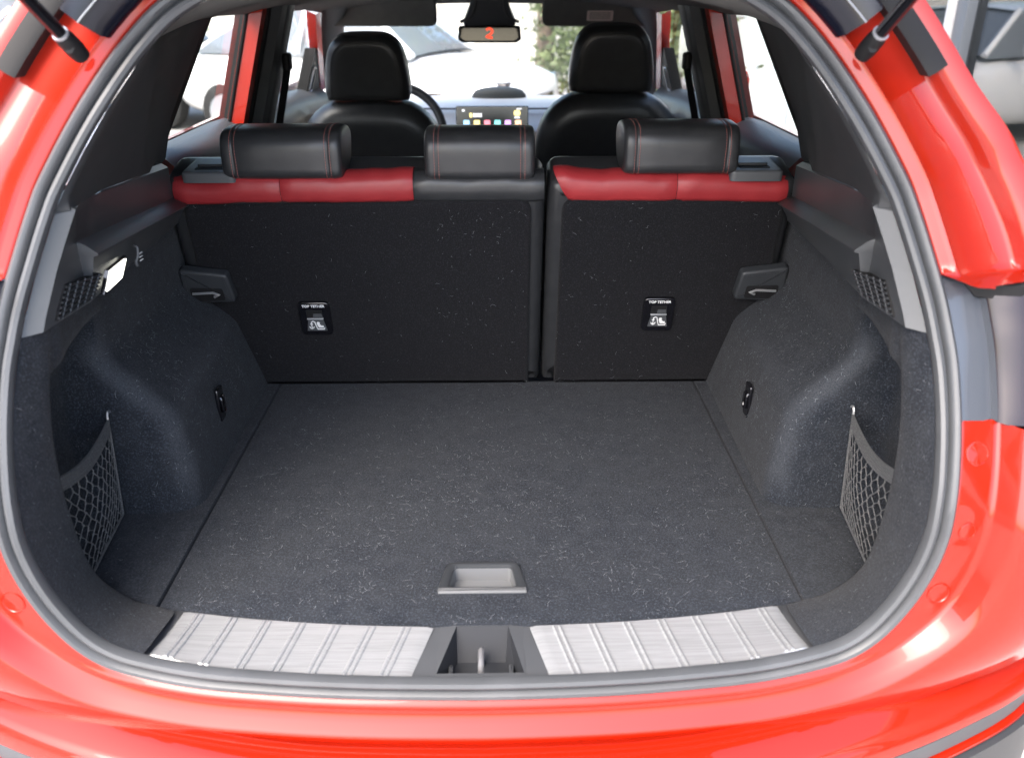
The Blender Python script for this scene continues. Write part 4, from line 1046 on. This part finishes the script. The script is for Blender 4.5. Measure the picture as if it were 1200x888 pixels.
def tube_tree(loc, h, r, label, crown_r, leaves, m='leaf', name='tree', zc=None):
    t = thing(name, label, 'tree', loc, 'trees beyond the parked cars'); L = Vector(loc)
    g = G(); pts = cr([L, L + Vector((.06, .02, h * .3)), L + Vector((-.05, .05, h * .65)), L + Vector((.05, 0, h))], 9)
    g.add(*tube(pts, [r * (1.25 if k == 0 else 1 - .55 * k / 8) for k in range(9)], 10))
    for k in range(7):
        a = k * 2.4; z = h * (.55 + .06 * k); b = L + Vector((0, 0, z)); d = Vector((math.cos(a), math.sin(a), .7)) * crown_r * .6
        g.add(*tube([b, b + d * .5 + Vector((0, 0, .1)), b + d], [r * .4, r * .25, r * .1], 6))
    g.obj('trunk', 'bark', t)
    g = G(); zc = zc or h
    cl = [Vector((random.gauss(0, .5), random.gauss(0, .5), random.gauss(0, .38))) * crown_r + L + Vector((0, 0, zc)) for _ in range(26)]
    for _ in range(leaves):
        c = random.choice(cl); p = c + Vector((random.gauss(0, .2), random.gauss(0, .2), random.gauss(0, .17))) * crown_r
        n = Vector((random.gauss(0, 1), random.gauss(0, 1), random.gauss(.5, 1))).normalized(); u = n.orthogonal().normalized(); u.rotate(Matrix.Rotation(random.random() * 6.28, 3, n)); v = n.cross(u); a = random.uniform(.05, .09)
        g.add([p - u * a, p - v * a * .45, p + u * a, p + v * a * .45], [(0, 1, 2, 3)])
    g.obj('crown', m, t, smooth=0)
tube_tree((.72, 13.0, 0), 4.2, .17, 'pale tree trunk just right of the rear-view mirror', 1.9, 3500)
tube_tree((2.0, 14.0, 0), 4.4, .16, 'pale tree trunk behind the passenger headrest', 1.9, 3500)
tube_tree((-4.6, 11.0, 0), 4.2, .16, 'tree trunk seen through the left rear window', 1.9, 3500)
def shrub(loc, rx, rz, label, n=2600, m='leaf'):
    t = thing('shrub', label, 'shrub', loc, 'shrubs right of the windscreen'); L = Vector(loc)
    g = G()
    for k in range(6): g.add(*tube([L + Vector((random.gauss(0, .1), random.gauss(0, .1), 0)), L + Vector((random.gauss(0, rx * .3), random.gauss(0, rx * .3), rz * 1.2))], [.03, .012], 5))
    g.obj('stems', 'bark', t); g = G()
    cl = [Vector((random.uniform(-1, 1) * rx, random.uniform(-.7, .7) * rx, rz * random.uniform(.25, 1.9))) + L for _ in range(30)]
    for _ in range(n):
        c = random.choice(cl); p = c + Vector((random.gauss(0, .17), random.gauss(0, .17), random.gauss(0, .15)))
        nn = Vector((random.gauss(0, 1), random.gauss(0, 1), random.gauss(.5, 1))).normalized(); u = nn.orthogonal().normalized(); u.rotate(Matrix.Rotation(random.random() * 6.28, 3, nn)); v = nn.cross(u); a = random.uniform(.04, .075)
        g.add([p - u * a, p - v * a * .45, p + u * a, p + v * a * .45], [(0, 1, 2, 3)])
    g.obj('foliage', m, t, smooth=0)
shrub((1.35, 12.6, 0), .75, .85, 'green shrub left of the passenger headrest', m='leaf_pale')
shrub((2.7, 12.8, 0), .8, .9, 'green shrub right of the passenger headrest')
shrub((1.95, 8.6, 0), .36, .95, 'tall green shrub nearest the passenger side window', 2600, 'leaf_pale')

# corrugated metal wall on the right
wl = thing('metal_wall', 'pale corrugated metal wall seen through the right rear window', 'wall', (3.7, 8, 0))
for k in range(12):
    y0 = 4.7 + k * .78; pts = []
    for j in range(27):
        y = y0 + .775 * j / 26; ph = (j % 4); pts.append((y, .0 if ph in (0, 1) else .035))
    obj('wall_sheet', *loft([[Vector((3.7 + d, y, z)) for y, d in pts] for z in (0, 3.6)]), 'wall_metal', wl, smooth=0)
# pale building far left
bd = thing('building', 'pale building behind the left of the car', 'building', (-9, 3, 0))
obj('wall', *box((-9.2, 5, 2.5), (.3, 24, 5)), 'wall_plaster', bd, smooth=0)
for k in range(6):
    y = -4 + k * 3.2
    wn = obj('window', *box((-9.02, y, 2.1), (.08, 1.5, 1.3)), 'frame_silver', bd, smooth=0); obj('pane', *box((-8.97, y, 2.1), (.03, 1.3, 1.1)), 'car_glass', wn, smooth=0)
obj('red_band', *box((-9.0, 5, 3.3), (.1, 20, .35)), 'red_paint', bd, smooth=0)
fb = thing('low_wall', 'pale boundary wall behind the trees', 'wall', (0, 17, 0))
obj('wall', *box((0, 17, .9), (24, .25, 1.8)), 'wall_plaster', fb, smooth=0)
# shopfront right of the car
sf = thing('shopfront', 'glazed shopfront with grey metal posts right of the car', 'shopfront', (2.1, 1.4, 0))
ys = [-1.6, 1.2, 2.98, 4.2]
for a, b in zip(ys, ys[1:]):
    obj('pane', *box((2.12, (a + b) / 2, 1.5), (.010, b - a - .09, 2.9)), 'shop_glass', sf, smooth=0)
for k, y in enumerate(ys):
    po = obj('post', *box((2.12, y, 1.5), (.10, .09, 3.0), .004), 'frame_dark', sf, smooth=30)
    obj('post_cap', *box((2.065, y + .075, 1.5), (.03, .05, 3.0), .004), 'frame_silver', po, smooth=30)
obj('rail', *box((2.12, 1.3, .06), (.12, 5.7, .12), .004), 'frame_dark', sf, smooth=30)
obj('rail', *box((2.12, 1.3, 3.0), (.12, 5.7, .10), .004), 'frame_dark', sf, smooth=30)
for yy_, c_ in ((1.9, 'frame_dark'), (3.6, 'wall_plaster')):
    obj('display_case', *box((4.0, yy_, .55), (.7, .9, 1.0), .03), c_, sf)
obj('shop_floor', *box((4.2, 1.3, .03), (4.0, 5.7, .06)), 'shop_floor', sf, smooth=0)
obj('back_wall', *box((6.2, 1.3, 1.5), (.1, 5.7, 3.0)), 'shop_wall', sf, smooth=0)
obj('shop_roof', *box((4.2, 1.3, 3.1), (4.2, 5.9, .12)), 'wall_plaster', sf, smooth=0)
obj('near_wall', *box((4.2, -1.6, 1.5), (4.0, .1, 3.0)), 'wall_plaster', sf, smooth=0)
obj('end_wall', *box((4.2, 4.2, 1.5), (4.0, .1, 3.0)), 'shop_wall', sf, smooth=0)
